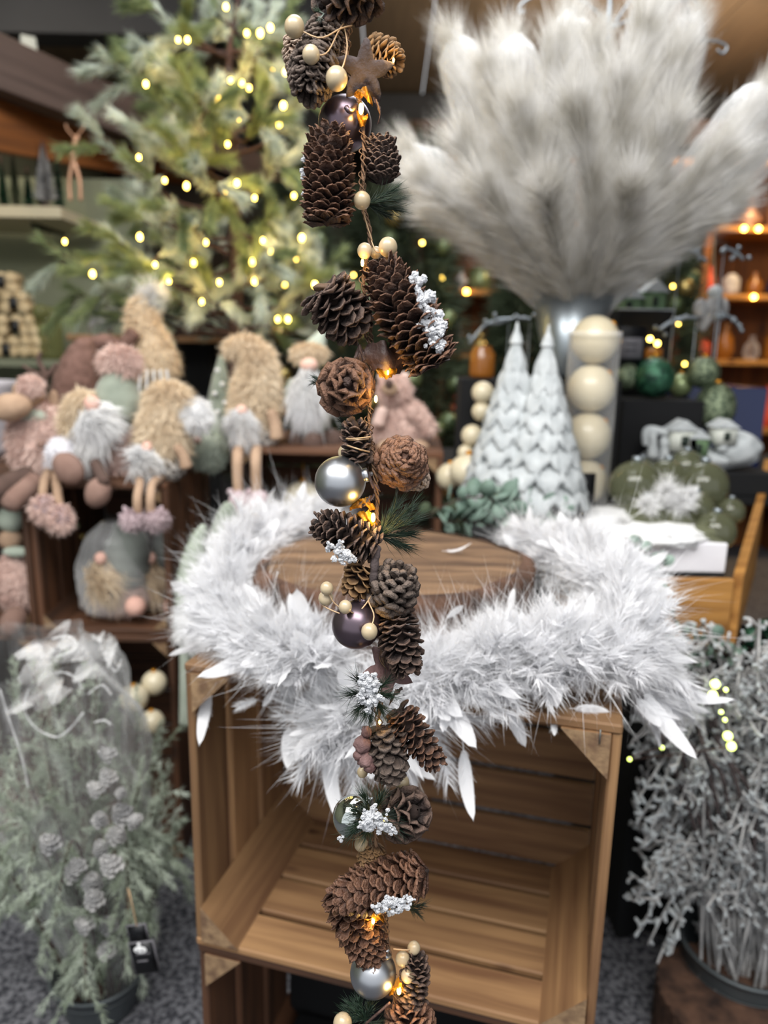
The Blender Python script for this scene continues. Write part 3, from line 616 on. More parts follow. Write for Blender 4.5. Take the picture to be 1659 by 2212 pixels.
# twine
tw = [(768, -60), (757, 0), (752, 60), (748, 120), (772, 200), (782, 250), (786, 330), (783, 430), (800, 520), (785, 600), (797, 700), (803, 780), (800, 860), (797, 930), (808, 1000), (815, 1090), (812, 1170), (808, 1240), (815, 1330), (828, 1440), (818, 1550), (826, 1650), (820, 1750), (812, 1830), (830, 1950), (838, 2040), (852, 2130), (862, 2260)]
g = G(); base_ = smoothpath([gp(x, y, .004) for x, y in tw], 420); s_ = np.linspace(0, 1, 420)
for k, (r_, am) in enumerate(((2.6, 3), (2.2, 3.4), (1.6, 5), (1.2, 7))):
    ph = s_ * 330 + k * 1.9; off = np.stack([np.cos(ph), np.sin(ph), 0 * ph], -1) * gs(am, 1100) * (1 + .5 * np.sin(s_ * 50 + k))[:, None]; tube(g, base_ + off, gs(r_, 1100), 6)
g.build('twine', 'twine', gl)
# cones from top to bottom
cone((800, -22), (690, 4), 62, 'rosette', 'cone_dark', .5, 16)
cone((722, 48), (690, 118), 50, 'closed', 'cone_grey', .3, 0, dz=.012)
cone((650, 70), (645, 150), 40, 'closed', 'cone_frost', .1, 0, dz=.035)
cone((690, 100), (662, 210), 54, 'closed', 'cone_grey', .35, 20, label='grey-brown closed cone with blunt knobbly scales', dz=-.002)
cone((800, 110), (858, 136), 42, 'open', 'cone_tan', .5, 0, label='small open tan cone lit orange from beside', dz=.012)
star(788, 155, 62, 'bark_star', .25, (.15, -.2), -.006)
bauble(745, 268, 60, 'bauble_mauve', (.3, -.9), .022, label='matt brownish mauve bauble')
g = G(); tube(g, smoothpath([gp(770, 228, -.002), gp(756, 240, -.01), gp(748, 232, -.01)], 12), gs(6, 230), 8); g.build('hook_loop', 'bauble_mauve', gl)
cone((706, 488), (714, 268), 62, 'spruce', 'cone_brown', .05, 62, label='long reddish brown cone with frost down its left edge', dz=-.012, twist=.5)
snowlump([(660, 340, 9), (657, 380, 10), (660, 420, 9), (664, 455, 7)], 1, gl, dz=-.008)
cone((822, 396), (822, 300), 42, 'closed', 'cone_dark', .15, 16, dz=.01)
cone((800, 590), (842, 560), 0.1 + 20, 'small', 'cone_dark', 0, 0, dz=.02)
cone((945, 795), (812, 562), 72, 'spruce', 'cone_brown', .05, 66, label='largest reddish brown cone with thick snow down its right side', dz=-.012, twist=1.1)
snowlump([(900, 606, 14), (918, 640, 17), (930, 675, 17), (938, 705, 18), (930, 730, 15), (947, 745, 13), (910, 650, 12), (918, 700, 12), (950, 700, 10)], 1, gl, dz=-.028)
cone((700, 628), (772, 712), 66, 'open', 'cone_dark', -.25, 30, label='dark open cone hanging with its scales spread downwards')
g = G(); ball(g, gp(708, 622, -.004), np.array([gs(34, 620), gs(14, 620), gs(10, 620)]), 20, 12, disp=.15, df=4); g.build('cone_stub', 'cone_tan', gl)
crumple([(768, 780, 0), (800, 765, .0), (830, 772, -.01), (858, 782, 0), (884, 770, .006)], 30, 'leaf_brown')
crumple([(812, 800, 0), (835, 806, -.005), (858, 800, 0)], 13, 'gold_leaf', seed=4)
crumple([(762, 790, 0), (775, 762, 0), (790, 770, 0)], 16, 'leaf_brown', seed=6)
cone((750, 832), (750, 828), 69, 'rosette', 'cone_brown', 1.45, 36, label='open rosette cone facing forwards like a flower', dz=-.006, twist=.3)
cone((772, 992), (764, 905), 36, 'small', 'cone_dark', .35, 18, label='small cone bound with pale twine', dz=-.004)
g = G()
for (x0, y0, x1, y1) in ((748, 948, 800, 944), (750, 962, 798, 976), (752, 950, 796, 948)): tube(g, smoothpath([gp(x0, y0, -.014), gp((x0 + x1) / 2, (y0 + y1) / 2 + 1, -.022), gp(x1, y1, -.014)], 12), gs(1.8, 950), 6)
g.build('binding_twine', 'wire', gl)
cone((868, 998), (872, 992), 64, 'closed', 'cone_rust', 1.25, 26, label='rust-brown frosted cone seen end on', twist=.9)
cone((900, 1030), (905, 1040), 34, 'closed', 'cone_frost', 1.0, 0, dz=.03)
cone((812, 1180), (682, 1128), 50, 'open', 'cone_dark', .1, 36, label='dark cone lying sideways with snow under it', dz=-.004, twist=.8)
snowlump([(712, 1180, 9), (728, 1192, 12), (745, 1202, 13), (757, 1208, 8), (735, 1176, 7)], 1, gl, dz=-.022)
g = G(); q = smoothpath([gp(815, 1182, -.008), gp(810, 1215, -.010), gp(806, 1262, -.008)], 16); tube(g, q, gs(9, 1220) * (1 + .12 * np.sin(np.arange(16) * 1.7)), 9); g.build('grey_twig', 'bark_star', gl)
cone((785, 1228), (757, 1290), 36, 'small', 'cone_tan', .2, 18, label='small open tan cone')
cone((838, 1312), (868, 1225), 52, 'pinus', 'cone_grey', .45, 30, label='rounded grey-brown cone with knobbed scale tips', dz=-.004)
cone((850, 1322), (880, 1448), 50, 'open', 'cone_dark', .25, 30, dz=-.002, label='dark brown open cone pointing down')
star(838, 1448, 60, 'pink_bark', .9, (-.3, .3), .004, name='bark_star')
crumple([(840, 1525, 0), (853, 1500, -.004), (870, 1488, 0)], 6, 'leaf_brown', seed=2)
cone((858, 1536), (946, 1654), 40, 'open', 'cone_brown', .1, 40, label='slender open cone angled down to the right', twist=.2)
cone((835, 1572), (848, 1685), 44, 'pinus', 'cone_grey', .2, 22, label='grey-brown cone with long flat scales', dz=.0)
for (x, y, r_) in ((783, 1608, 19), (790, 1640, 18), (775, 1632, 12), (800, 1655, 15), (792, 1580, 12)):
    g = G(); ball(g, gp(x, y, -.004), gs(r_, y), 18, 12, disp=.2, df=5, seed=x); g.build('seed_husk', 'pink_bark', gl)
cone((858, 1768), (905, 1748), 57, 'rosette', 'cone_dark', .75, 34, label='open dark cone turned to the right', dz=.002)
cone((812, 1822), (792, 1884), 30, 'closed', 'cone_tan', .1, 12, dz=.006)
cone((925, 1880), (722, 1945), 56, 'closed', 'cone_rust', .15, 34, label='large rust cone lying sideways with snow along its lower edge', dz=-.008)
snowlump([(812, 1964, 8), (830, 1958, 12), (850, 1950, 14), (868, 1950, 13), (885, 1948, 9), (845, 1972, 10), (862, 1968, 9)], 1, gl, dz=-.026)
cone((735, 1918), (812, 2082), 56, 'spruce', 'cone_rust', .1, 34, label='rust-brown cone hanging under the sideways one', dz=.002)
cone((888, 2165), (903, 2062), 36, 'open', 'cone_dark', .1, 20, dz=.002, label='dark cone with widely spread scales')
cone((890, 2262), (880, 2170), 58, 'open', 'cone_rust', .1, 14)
# baubles
bauble(735, 1040, 55, 'bauble_silver', (1.0, -.25), -.002, label='satin silver bauble with its cap to the right')
bauble(770, 1349, 53, 'bauble_mauve', (.25, -.9), -.002, label='matt lilac grey bauble')
bauble(764, 1764, 46, 'bauble_chrome', (.6, -.6), .004, label='mirror bright chrome bauble')
bauble(806, 2102, 50, 'bauble_silver', (.5, -.8), .002, label='satin silver bauble, lowest')
# berries with wire stems
berry(636, 58, 21, -.02, [(690, 82, -.02), (735, 62, -.012), (760, 55, 0)]); berry(672, 118, 18, -.025, [(705, 115, -.02), (730, 70, -.01), (742, 50, 0)]); berry(727, 170, 23, -.02, [(742, 140, -.02), (750, 100, -.01), (744, 60, 0)])
berry(782, 433, 18, -.012, [(788, 470, -.004), (804, 520, 0)]); berry(788, 542, 16, -.008); berry(838, 534, 20, -.012, [(815, 545, -.004), (802, 520, 0)]); berry(812, 546, 13, .006)
berry(748, 978, 18, .008); berry(706, 1271, 14, -.012, [(720, 1300, -.012), (745, 1320, -.012)]); berry(704, 1292, 16, -.006, [(700, 1310, -.008), (765, 1334, -.012), (800, 1320, -.01)])
berry(746, 1311, 14, -.02, [(770, 1325, -.014), (800, 1290, -.008), (790, 1284, 0)]); berry(798, 1364, 17, -.026, [(808, 1330, -.02), (796, 1296, -.01), (812, 1278, 0)])
berry(868, 1690, 17, .014); berry(783, 1668, 12, .01); berry(780, 1824, 15, .006); berry(894, 2048, 14, .004, [(880, 2052, 0), (850, 2050, 0)]); berry(870, 2072, 16, .002); berry(881, 2108, 15, -.002); berry(740, 2210, 20, -.01)
# sprigs
sprig((790, 442), [(880, 425, -.01), (878, 455, 0), (850, 470, .005), (868, 400, .0)], 80, 44, 1.6, spread=.22)
sprig((818, 1158), [(905, 1080, 0), (920, 1110, -.01), (912, 1150, 0), (890, 1185, .005), (870, 1070, .004)], 90, 56, 1.6, spread=.2)
sprig((700, 826), [(672, 812, 0), (668, 826, .004)], 30, 22, 1.4, dz=.01); sprig((760, 920), [(728, 905, 0), (735, 925, 0)], 26, 24, 1.4, dz=.01)
sprig((800, 1500), [(740, 1500, -.02), (760, 1450, -.015), (760, 1550, -.02), (800, 1575, -.02), (835, 1545, -.01), (860, 1500, -.01), (850, 1460, 0), (785, 1560, -.025)], 46, 52, 1.4, spread=.35)
snowlump([(792, 1470, 15), (808, 1478, 15), (800, 1498, 18), (796, 1520, 14), (812, 1512, 11), (780, 1508, 8)], 1, gl, dz=-.022)
sprig((805, 1765), [(745, 1745, -.015), (760, 1790, -.015), (780, 1705, -.005), (830, 1705, 0), (740, 1815, -.015), (850, 1790, -.01), (860, 1760, 0), (790, 1810, -.015), (875, 1800, -.008)], 52, 52, 1.5, spread=.3)
snowlump([(795, 1762, 10), (806, 1750, 9), (812, 1776, 16), (788, 1782, 12), (830, 1786, 12), (822, 1768, 12), (848, 1796, 8), (735, 1812, 6)], 1, gl, dz=-.026)
sprig((880, 1962), [(925, 1952, 0), (915, 1978, 0), (905, 1940, 0)], 34, 26, 1.5, dz=.002)
sprig((790, 2205), [(745, 2160, 0), (770, 2150, 0), (800, 2170, 0), (740, 2190, 0), (820, 2215, 0), (780, 2240, 0)], 50, 40, 1.6, spread=.3)
sprig((700, 30), [(680, 20, 0), (690, 42, 0)], 20, 18, 1.4, m='needle_snow')
g = G(); tube(g, smoothpath([gp(790, 2212, -.01), gp(815, 2190, -.012), (gp(842, 2166, -.01))], 10), gs(3, 2190), 6); g.build('thin_twig', 'leaf_brown', gl)
# tiny lights with crumpled gold foil round them
for (x, y, s, e) in ((780, 235, 9, .10), (783, 568, 6, .03), (812, 862, 6, .05), (806, 1118, 8, .10), (803, 1338, 6, .05), (820, 1560, 4, .015), (830, 1775, 4, .02), (806, 1990, 6, .06), (862, 2140, 8, .06), (850, 130, 4, .05), (838, 805, 4, .03)): led(x, y, s, -.008, e)
for i, pts in enumerate([[(765, 205, 0), (790, 200, -.005), (805, 225, 0)], [(755, 1100, 0), (785, 1085, -.004), (812, 1100, 0)], [(770, 1112, 0), (795, 1118, -.006), (815, 1135, 0)], [(780, 1985, 0), (805, 1978, -.006), (830, 1990, 0)], [(840, 2150, 0), (862, 2130, -.006), (880, 2150, 0)], [(770, 240, 0), (780, 262, 0), (795, 250, 0)]]): crumple(pts, 11, 'gold_leaf', name='foil_scrap', seed=i, dz=-.003)
for i, pts in enumerate([[(795, 1010, 0), (800, 1040, -.004), (822, 1060, 0)], [(810, 1070, 0), (790, 1085, -.004), (765, 1095, 0)], [(805, 210, 0), (822, 240, 0), (815, 268, 0)], [(795, 740, 0), (782, 700, 0), (800, 670, 0)]]): crumple(pts, 8, 'leaf_brown', name='dry_leaf', seed=i + 9)
# ------------------------------------------------------------------ soft toys and things on the left
def checker(name, c1, c2, s):
    m = bpy.data.materials.new(name); m.use_nodes = True; N = m.node_tree.nodes; L = m.node_tree.links
    ck = N.new('ShaderNodeTexChecker'); ck.inputs['Scale'].default_value = s; ck.inputs['Color1'].default_value = rgb(c1); ck.inputs['Color2'].default_value = rgb(c2)
    tc = N.new('ShaderNodeTexCoord'); L.new(tc.outputs['Object'], ck.inputs['Vector']); L.new(ck.outputs[0], N['Principled BSDF'].inputs['Base Color']); N['Principled BSDF'].inputs['Roughness'].default_value = .95
    MATS[name] = m
checker('plaid', '#d6d0c8', '#7c7672', 85)
def rotB(a): c, s = math.cos(a), math.sin(a); return np.array([[c, 0, s], [0, 1, 0], [-s, 0, c]])
def blob(par, name, m, px, py, w, h, Y, dep=None, rot=0, disp=.04, f=None, seg=24, label=None, seed=None, df=4):
    """ellipsoid w x h pixels (half sizes) centred at pixel px,py on depth Y; rot in degrees, clockwise in the picture"""
    c = P(px, py, Y); a, b = sz(w, px, py, Y), sz(h, px, py, Y); d = sz(dep, px, py, Y) if dep else min(a, b)
    g = G(); ball(g, c, np.array([a, d, b]), seg, seg * 2 // 3, B=rotB(math.radians(rot)), disp=disp, df=df, seed=int(px + py) if seed is None else seed)
    o = g.build(name, m, par, label=label)
    if f: fur('pile', g, f[0], f[1], f[2], m if len(f) < 4 else f[3], o, droop=.4 if len(f) < 5 else f[4], center=c)
    return o
def limb(par, name, m, pts, Y, f=None, seg=16, label=None, n=18, disp=0):
    c = smoothpath([P(x, y, Y + (q[0] if q else 0)) for x, y, r, *q in pts], n); r = smoothpath([[sz(p[2], p[0], p[1], Y)] * 3 for p in pts], n)[:, 0]
    if disp: r = r * (1 + disp * np.sin(np.arange(n) * 1.9))
    g = G(); tube(g, c, np.maximum(r, .0008), seg); o = g.build(name, m, par, label=label)
    if f:
        p, _ = surf_pts(g, f[0]); k = np.argmin(((p[:, None] - c[None]) ** 2).sum(-1), 1); N = nrm(p - c[k]); h = G()
        strands(h, p, N + rs.normal(size=p.shape) * .5, f[1] * (.5 + rs.rand(len(p))), f[2], bend=np.array([0, 0, -.4 if len(f) < 5 else -f[4]]) + rs.normal(size=p.shape) * .2)
        h.build('pile', m if len(f) < 4 else f[3], o, stuff=True)
    return o
def beard(par, name, m, top, pts, Y, n=2600, w=.0028, bulge=.03):
    """long hair falling from around pixel top towards pixels pts"""
    T = P(*top, Y); E = np.array([P(x, y, Y) for x, y in pts]); k = rs.randint(0, len(pts), n); u = rs.rand(n, 1) * .55
    tgt = E[k] + rs.normal(size=(n, 3)) * .012; b = T + (tgt - T) * u + rs.normal(size=(n, 3)) * [.006, .012, .006]; b[:, 1] -= bulge * np.sin(u[:, 0] * 3 + .4) * rs.rand(n)
    d = tgt - b; L = np.linalg.norm(d, axis=1) * (.6 + .5 * rs.rand(n)); h = G(); strands(h, b, nrm(d) + rs.normal(size=(n, 3)) * .08, L, w, bend=np.stack([rs.normal(size=n) * .06, -.12 * rs.rand(n), 0 * u[:, 0]], -1), seg=3)
    g = G(); c = T * .45 + E.mean(0) * .55; c[1] += .005; ball(g, c, np.array([np.ptp(E[:, 0]) * .42 + .012, .03, abs(T[2] - E[:, 2].mean()) * .5]), 20, 12); o = g.build(name, m, par)
    h.build('strands', m, o, stuff=True); return o
FC = lambda n, L=.014, w=.0028: (n, L, w)
# crates under the toys
YA = 1.50; q1 = P(358, 1046, YA); q0 = P(54, 1040, YA); qb = P(358, 1376, YA); WA = q1[0] - q0[0]; HA = q1[2] - qb[2]
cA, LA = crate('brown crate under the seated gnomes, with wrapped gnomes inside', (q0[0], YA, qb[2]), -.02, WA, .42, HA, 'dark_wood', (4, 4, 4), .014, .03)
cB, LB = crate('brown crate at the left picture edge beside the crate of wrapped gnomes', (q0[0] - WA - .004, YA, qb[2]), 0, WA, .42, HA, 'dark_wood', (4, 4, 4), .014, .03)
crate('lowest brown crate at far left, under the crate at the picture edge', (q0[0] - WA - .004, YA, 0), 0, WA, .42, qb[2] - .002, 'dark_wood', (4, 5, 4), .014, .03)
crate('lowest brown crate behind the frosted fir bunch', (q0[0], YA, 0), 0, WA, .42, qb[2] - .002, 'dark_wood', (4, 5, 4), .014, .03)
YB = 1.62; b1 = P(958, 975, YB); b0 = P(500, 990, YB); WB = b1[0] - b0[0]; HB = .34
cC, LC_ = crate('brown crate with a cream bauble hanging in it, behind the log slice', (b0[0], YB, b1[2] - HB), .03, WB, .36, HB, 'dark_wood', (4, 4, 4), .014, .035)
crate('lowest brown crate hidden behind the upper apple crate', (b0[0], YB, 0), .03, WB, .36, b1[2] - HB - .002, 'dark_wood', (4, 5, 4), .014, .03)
zA = q1[2]; zB = b1[2]
# reindeer toy at the left edge
R = thing('plush_reindeer', 'taupe plush reindeer with pink fluffy body and mint scarf at the left edge', 'soft toy', (*P(80, 1030, 1.60)[:2], zA))
blob(R, 'body', 'fur_pink', 92, 955, 68, 90, 1.60, 50, f=(5000, .013, .004)); blob(R, 'head', 'felt_taupe', 62, 850, 34, 32, 1.58); blob(R, 'muzzle', 'felt_taupe', 22, 880, 46, 30, 1.53, rot=-8)
blob(R, 'forelock', 'fur_pink', 66, 832, 24, 18, 1.56, f=(900, .01, .004)); blob(R, 'scarf', 'felt_mint', 72, 900, 34, 16, 1.57); blob(R, 'ear', 'felt_taupe', 112, 880, 14, 38, 1.6, 8, rot=12)
limb(R, 'antler', 'felt_dark', [(92, 838, 6), (98, 810, 6), (84, 780, 5), (88, 762, 4)], 1.6); limb(R, 'antler', 'felt_dark', [(98, 815, 6), (112, 800, 5), (122, 786, 4)], 1.6); limb(R, 'antler', 'felt_dark', [(94, 812, 5), (66, 800, 4), (50, 790, 3)], 1.6)
limb(R, 'leg', 'felt_dark', [(60, 1030, 24, -.05), (20, 1048, 24, -.1), (-10, 1060, 20, -.14)], 1.58); limb(R, 'leg', 'felt_brown', [(75, 1040, 22, -.06), (45, 1065, 24, -.1), (20, 1085, 24, -.13)], 1.58); blob(R, 'button', 'felt_brown', 88, 960, 9, 9, 1.52)
# knitted hat gnome
R = thing('knitted_hat_gnome', 'gnome in a brown knitted hat behind the reindeer and green-hatted gnome', 'gnome', (*P(180, 900, 1.78)[:2], zA))
limb(R, 'hat', 'knit_brown', [(160, 870, 52), (168, 820, 48), (178, 775, 38), (185, 745, 24), (190, 735, 12)], 1.74, disp=.03); limb(R, 'hat_fold', 'knit_brown', [(200, 745, 18), (232, 738, 17), (262, 752, 16), (288, 720, 16)], 1.78, disp=.04)
blob(R, 'body', 'fur_pink', 165, 930, 60, 85, 1.76, 45, f=(1500, .012, .004))
# green velvet hat gnome, slumped
R = thing('green_hat_gnome', 'slumped gnome with green velvet hat, long white beard and brown boots', 'gnome', (*P(230, 1020, 1.62)[:2], zA))
blob(R, 'body', 'fur_pink', 232, 970, 76, 68, 1.62, 45, f=(4200, .014, .004), seed=3); limb(R, 'hat', 'velvet_green', [(232, 915, 42), (250, 880, 50), (254, 848, 47), (256, 818, 34), (258, 796, 16)], 1.60, disp=.02)
blob(R, 'bobble', 'fur_pink', 258, 780, 40, 28, 1.60, f=(2200, .014, .004)); limb(R, 'fur_brim', 'fur_cream', [(150, 930, 14), (160, 890, 20), (180, 865, 20), (195, 858, 12)], 1.55, f=(2600, .016, .003))
blob(R, 'nose', 'skin_pink', 199, 872, 17, 18, 1.52); beard(R, 'beard', 'fur_white', (205, 885), [(180, 960), (190, 1010), (230, 960), (260, 930), (210, 990), (245, 900)], 1.54, 4200)
blob(R, 'cuff', 'white_cloth', 132, 975, 30, 30, 1.53, f=(500, .008, .004)); blob(R, 'boot', 'felt_brown', 148, 1012, 30, 38, 1.47, rot=-35); blob(R, 'boot', 'felt_brown', 212, 1064, 27, 34, 1.46, rot=22); limb(R, 'leg', 'felt_dark', [(205, 1000, 12, -.03), (225, 1040, 12, -.1)], 1.55)
# tall cream hat gnome at the back
R = thing('tall_hat_gnome', 'tall gnome with upright cream fleece hat and white feather tip, at the back', 'gnome', (*P(330, 1000, 1.86)[:2], zA))
limb(R, 'hat', 'fur_cream', [(330, 800, 50), (325, 760, 46), (312, 710, 32), (305, 670, 24), (305, 645, 14)], 1.84, f=(5200, .016, .0035)); blob(R, 'feather_tip', 'fur_white', 326, 645, 11, 28, 1.85, rot=15, f=(1300, .026, .003, 'fur_white', -.2))
blob(R, 'body', 'velvet_green', 325, 860, 58, 75, 1.86, 45)
for i in range(6): limb(R, 'stripe', 'fur_white', [(290 + i * 14, 800, 2.5), (285 + i * 16, 840, 2.5), (290 + i * 14, 880, 2.5)], 1.775)
# cream hat gnome seated right with plaid body
def seated(label, ox, oy, Y, z, flip=1, tip=None, group=None, legs=((-58, 0), (-30, 0))):
    R = thing('seated_gnome', label, 'gnome', (*P(ox, oy, Y)[:2], z)); X = lambda v: ox + v * flip
    return R, X
R, X = seated('gnome in cream fleece hat and plaid trousers dangling its legs over the left crate', 355, 1035, 1.57, zA)
limb(R, 'hat', 'fur_cream', [(352, 972, 46), (352, 920, 46), (352, 880, 35), (350, 852, 24), (375, 850, 20), (400, 866, 14), (412, 876, 9)], 1.57, f=(8000, .017, .0035))
blob(R, 'bobble', 'fur_white', 425, 896, 26, 30, 1.57, f=(1400, .016, .003)); blob(R, 'body', 'plaid', 362, 1000, 44, 42, 1.57, 36); blob(R, 'nose', 'skin_pink', 318, 966, 11, 13, 1.51); beard(R, 'beard', 'fur_white', (322, 975), [(302, 1030), (318, 1048), (340, 1020), (290, 985), (330, 1000)], 1.52, 2400)
limb(R, 'arm', 'felt_taupe', [(382, 965, 10), (396, 985, 11), (402, 1008, 13)], 1.52)
for lx in (300, 328): limb(R, 'leg', 'felt_taupe', [(lx + 22 * (lx > 310), 1032, 9, 0), (lx + 2, 1045, 9, -.07), (lx - 3, 1075, 9, -.10), (lx - 2, 1105, 9, -.10)], 1.54)
for lx in (288, 338):
    s = blob(R, 'slipper', 'slipper', lx, 1122, 24, 20, 1.44, 30, f=(600, .008, .004))
    for k in (-1, 1): blob(R, 'slipper_ear', 'slipper', lx + k * 12 - 4, 1103, 6, 12, 1.45, 4, rot=k * 25)
# legs and slippers of a third gnome at left
R = thing('pink_slipper_gnome', 'gnome leaning behind the brown boot, only legs and fluffy pink slippers in view', 'gnome', (*P(105, 1030, 1.56)[:2], zA))
blob(R, 'body', 'white_cloth', 112, 1000, 22, 30, 1.57, 22)
limb(R, 'leg', 'felt_taupe', [(104, 1020, 9, 0), (96, 1040, 9, -.08), (92, 1075, 9, -.1)], 1.55); limb(R, 'leg', 'felt_taupe', [(120, 1020, 9, 0), (122, 1050, 9, -.08), (130, 1100, 9, -.1)], 1.55)
for lx, ly in ((95, 1098), (130, 1120)): blob(R, 'slipper', 'slipper', lx, ly, 24, 28, 1.44, 22, f=(700, .01, .004, 'fur_pink'))
# standing gnome in the middle
R = thing('long_legged_gnome', 'gnome with curled cream fleece hat and long dangling legs, left of the garland', 'gnome', (*P(545, 980, 1.70)[:2], zB))
limb(R, 'hat', 'fur_cream', [(548, 900, 46), (552, 850, 46), (558, 800, 38), (550, 765, 30), (525, 748, 22), (503, 750, 15), (492, 760, 8)], 1.69, f=(8500, .016, .0035))
blob(R, 'nose', 'skin_pink', 522, 886, 13, 11, 1.62); blob(R, 'body', 'plaid', 562, 935, 42, 42, 1.69, 38); beard(R, 'beard', 'fur_white', (530, 890), [(500, 930), (515, 960), (540, 975), (548, 935), (535, 950), (495, 915)], 1.64, 3200); limb(R, 'arm', 'felt_taupe', [(585, 890, 11), (594, 915, 13), (598, 945, 15)], 1.63)
for lx in (513, 553):
    limb(R, 'leg', 'felt_taupe', [(lx + 4, 968, 11, 0), (lx, 985, 11, -.12), (lx, 1030, 10, -.14), (lx + 2, 1065, 10, -.14)], 1.67); blob(R, 'slipper', 'slipper', lx + 5, 1088, 24, 30, 1.52, 26, rot=(-15 if lx < 530 else 15)); blob(R, 'slipper_ear', 'slipper', lx - 14, 1062, 9, 7, 1.53, 4)
# mint gnome right of it
R = thing('mint_hat_gnome', 'small gnome with pointed mint hat and long pale beard, behind the rosette cone', 'gnome', (*P(665, 975, 1.76)[:2], zB))
limb(R, 'hat', 'felt_mint', [(672, 770, 34), (684, 745, 22), (696, 720, 10), (706, 700, 4)], 1.76); blob(R, 'fur_brim', 'fur_cream', 668, 762, 36, 18, 1.73, f=(1500, .012, .003)); blob(R, 'nose', 'skin_pink', 667, 788, 19, 14, 1.68)
blob(R, 'body', 'felt_mint', 665, 880, 52, 70, 1.77, 34); beard(R, 'beard', 'fur_white', (667, 795), [(635, 900), (650, 925), (680, 925), (700, 895), (665, 930), (640, 860)], 1.70, 4200)
limb(R, 'arm', 'felt_mint', [(634, 825, 12), (620, 855, 13), (612, 880, 13)], 1.74); blob(R, 'hand', 'felt_taupe', 612, 888, 13, 13, 1.72); limb(R, 'arm', 'felt_mint', [(700, 825, 12), (715, 850, 13), (722, 880, 13)], 1.74)
blob(R, 'boot', 'felt_dark', 640, 952, 18, 26, 1.72); blob(R, 'boot', 'felt_dark', 676, 958, 24, 28, 1.69); blob(R, 'boot', 'felt_dark', 718, 952, 22, 26, 1.73)
# pink bear
R = thing('plush_bear', 'pink fleece bear seated on the middle crate right of the garland', 'soft toy', (*P(865, 985, 1.74)[:2], zB))
blob(R, 'body', 'fur_pink', 868, 925, 60, 65, 1.75, 42, f=(4500, .01, .004)); blob(R, 'head', 'fur_pink', 852, 845, 34, 34, 1.74, f=(1500, .009, .004)); blob(R, 'muzzle', 'felt_taupe', 842, 840, 18, 15, 1.68); blob(R, 'nose', 'felt_dark', 840, 828, 10, 9, 1.66)
for ex in (826, 874): blob(R, 'ear', 'fur_pink', ex, 815, 11, 12, 1.75, 6)
limb(R, 'arm', 'fur_pink', [(890, 885, 14), (915, 905, 14), (930, 930, 15)], 1.70, f=(700, .008, .004)); limb(R, 'arm', 'fur_pink', [(828, 885, 12), (818, 915, 14)], 1.7); blob(R, 'paw', 'felt_taupe', 838, 968, 24, 18, 1.68); blob(R, 'paw', 'felt_taupe', 905, 968, 24, 18, 1.69)
# lower shelf toys
zl = qb[2] + .014
R = thing('pink_gnome', 'pink fleece gnome with mint scarf sitting in the crate at the left picture edge', 'gnome', (*P(40, 1310, 1.6)[:2], zl))
blob(R, 'body', 'fur_pink', 38, 1255, 46, 62, 1.6, 40, f=(2600, .01, .004)); blob(R, 'head', 'felt_taupe', 24, 1165, 26, 24, 1.6); blob(R, 'hat', 'felt_mint', 24, 1120, 28, 30, 1.6); blob(R, 'scarf', 'felt_mint', 36, 1192, 30, 12, 1.57); blob(R, 'boot', 'felt_brown', 28, 1342, 26, 36, 1.49, rot=30)
for (ox, lab, Y, mt, w) in ((245, 'gnome with dark grey-green hat wrapped in clear film, in the left crate', 1.58, 'velvet_grey', 1.0), (340, 'narrow film-wrapped gnome squeezed in right of the larger wrapped one', 1.66, 'velvet_grey', .55)):
    R = thing('wrapped_gnome', lab, 'gnome', (*P(ox, 1330, Y)[:2], zl)); sx = lambda v: ox + v * w
    blob(R, 'body', 'fur_pink', sx(15), 1285, 58 * w, 48, Y, 34, f=(1400, .01, .004)); limb(R, 'hat', mt, [(sx(20), 1245, 52 * w), (sx(30), 1205, 50 * w), (sx(30), 1165, 42 * w), (sx(20), 1135, 24 * w)], Y, disp=.03); blob(R, 'nose', 'skin_pink', sx(-28), 1206, 13, 14, Y - .07)
    beard(R, 'beard', 'fur_cream', (sx(-28), 1215), [(sx(-30), 1300), (sx(0), 1310), (sx(20), 1270), (sx(-40), 1260)], Y - .05, 1600); blob(R, 'foot', 'skin_pink', sx(48), 1310, 22 * w, 22, Y - .06)
    g = G(); tt = np.linspace(0, 1, 16); prof = np.stack([sz(1, ox, 1230, Y) * w * np.interp(tt, [0, .12, .5, .85, 1], [20, 70, 78, 55, 18]), tt * sz(215, ox, 1230, Y)], -1)
    V, F = lathe(prof, 36, (P(ox + 8 * w, 1345, Y)[0], Y, zl), None, lambda a, z: 1 + .05 * np.sin(a * 9 + z * 60) + .03 * np.sin(a * 17)); g.add(V, F4=F); g.build('clear_wrap', 'film_shiny', R)
for k, (px_, py_, r_) in enumerate(((165, 1135, 9), (178, 1160, 9), (155, 1150, 7), (130, 1245, 13), (192, 1245, 12), (168, 1298, 18), (128, 1292, 13), (150, 1265, 9), (222, 1130, 8))):
    g = G(); c = P(px_, py_, 1.72); ball(g, c, sz(r_, px_, py_, 1.72), 16, 12); o = g.build('bauble', 'gold_ball' if k % 3 else 'green_ball', None); tag(o, 'gold or green bauble packed deep in the left crate beside the wrapped gnome', 'bauble', 'baubles deep in the left crate')
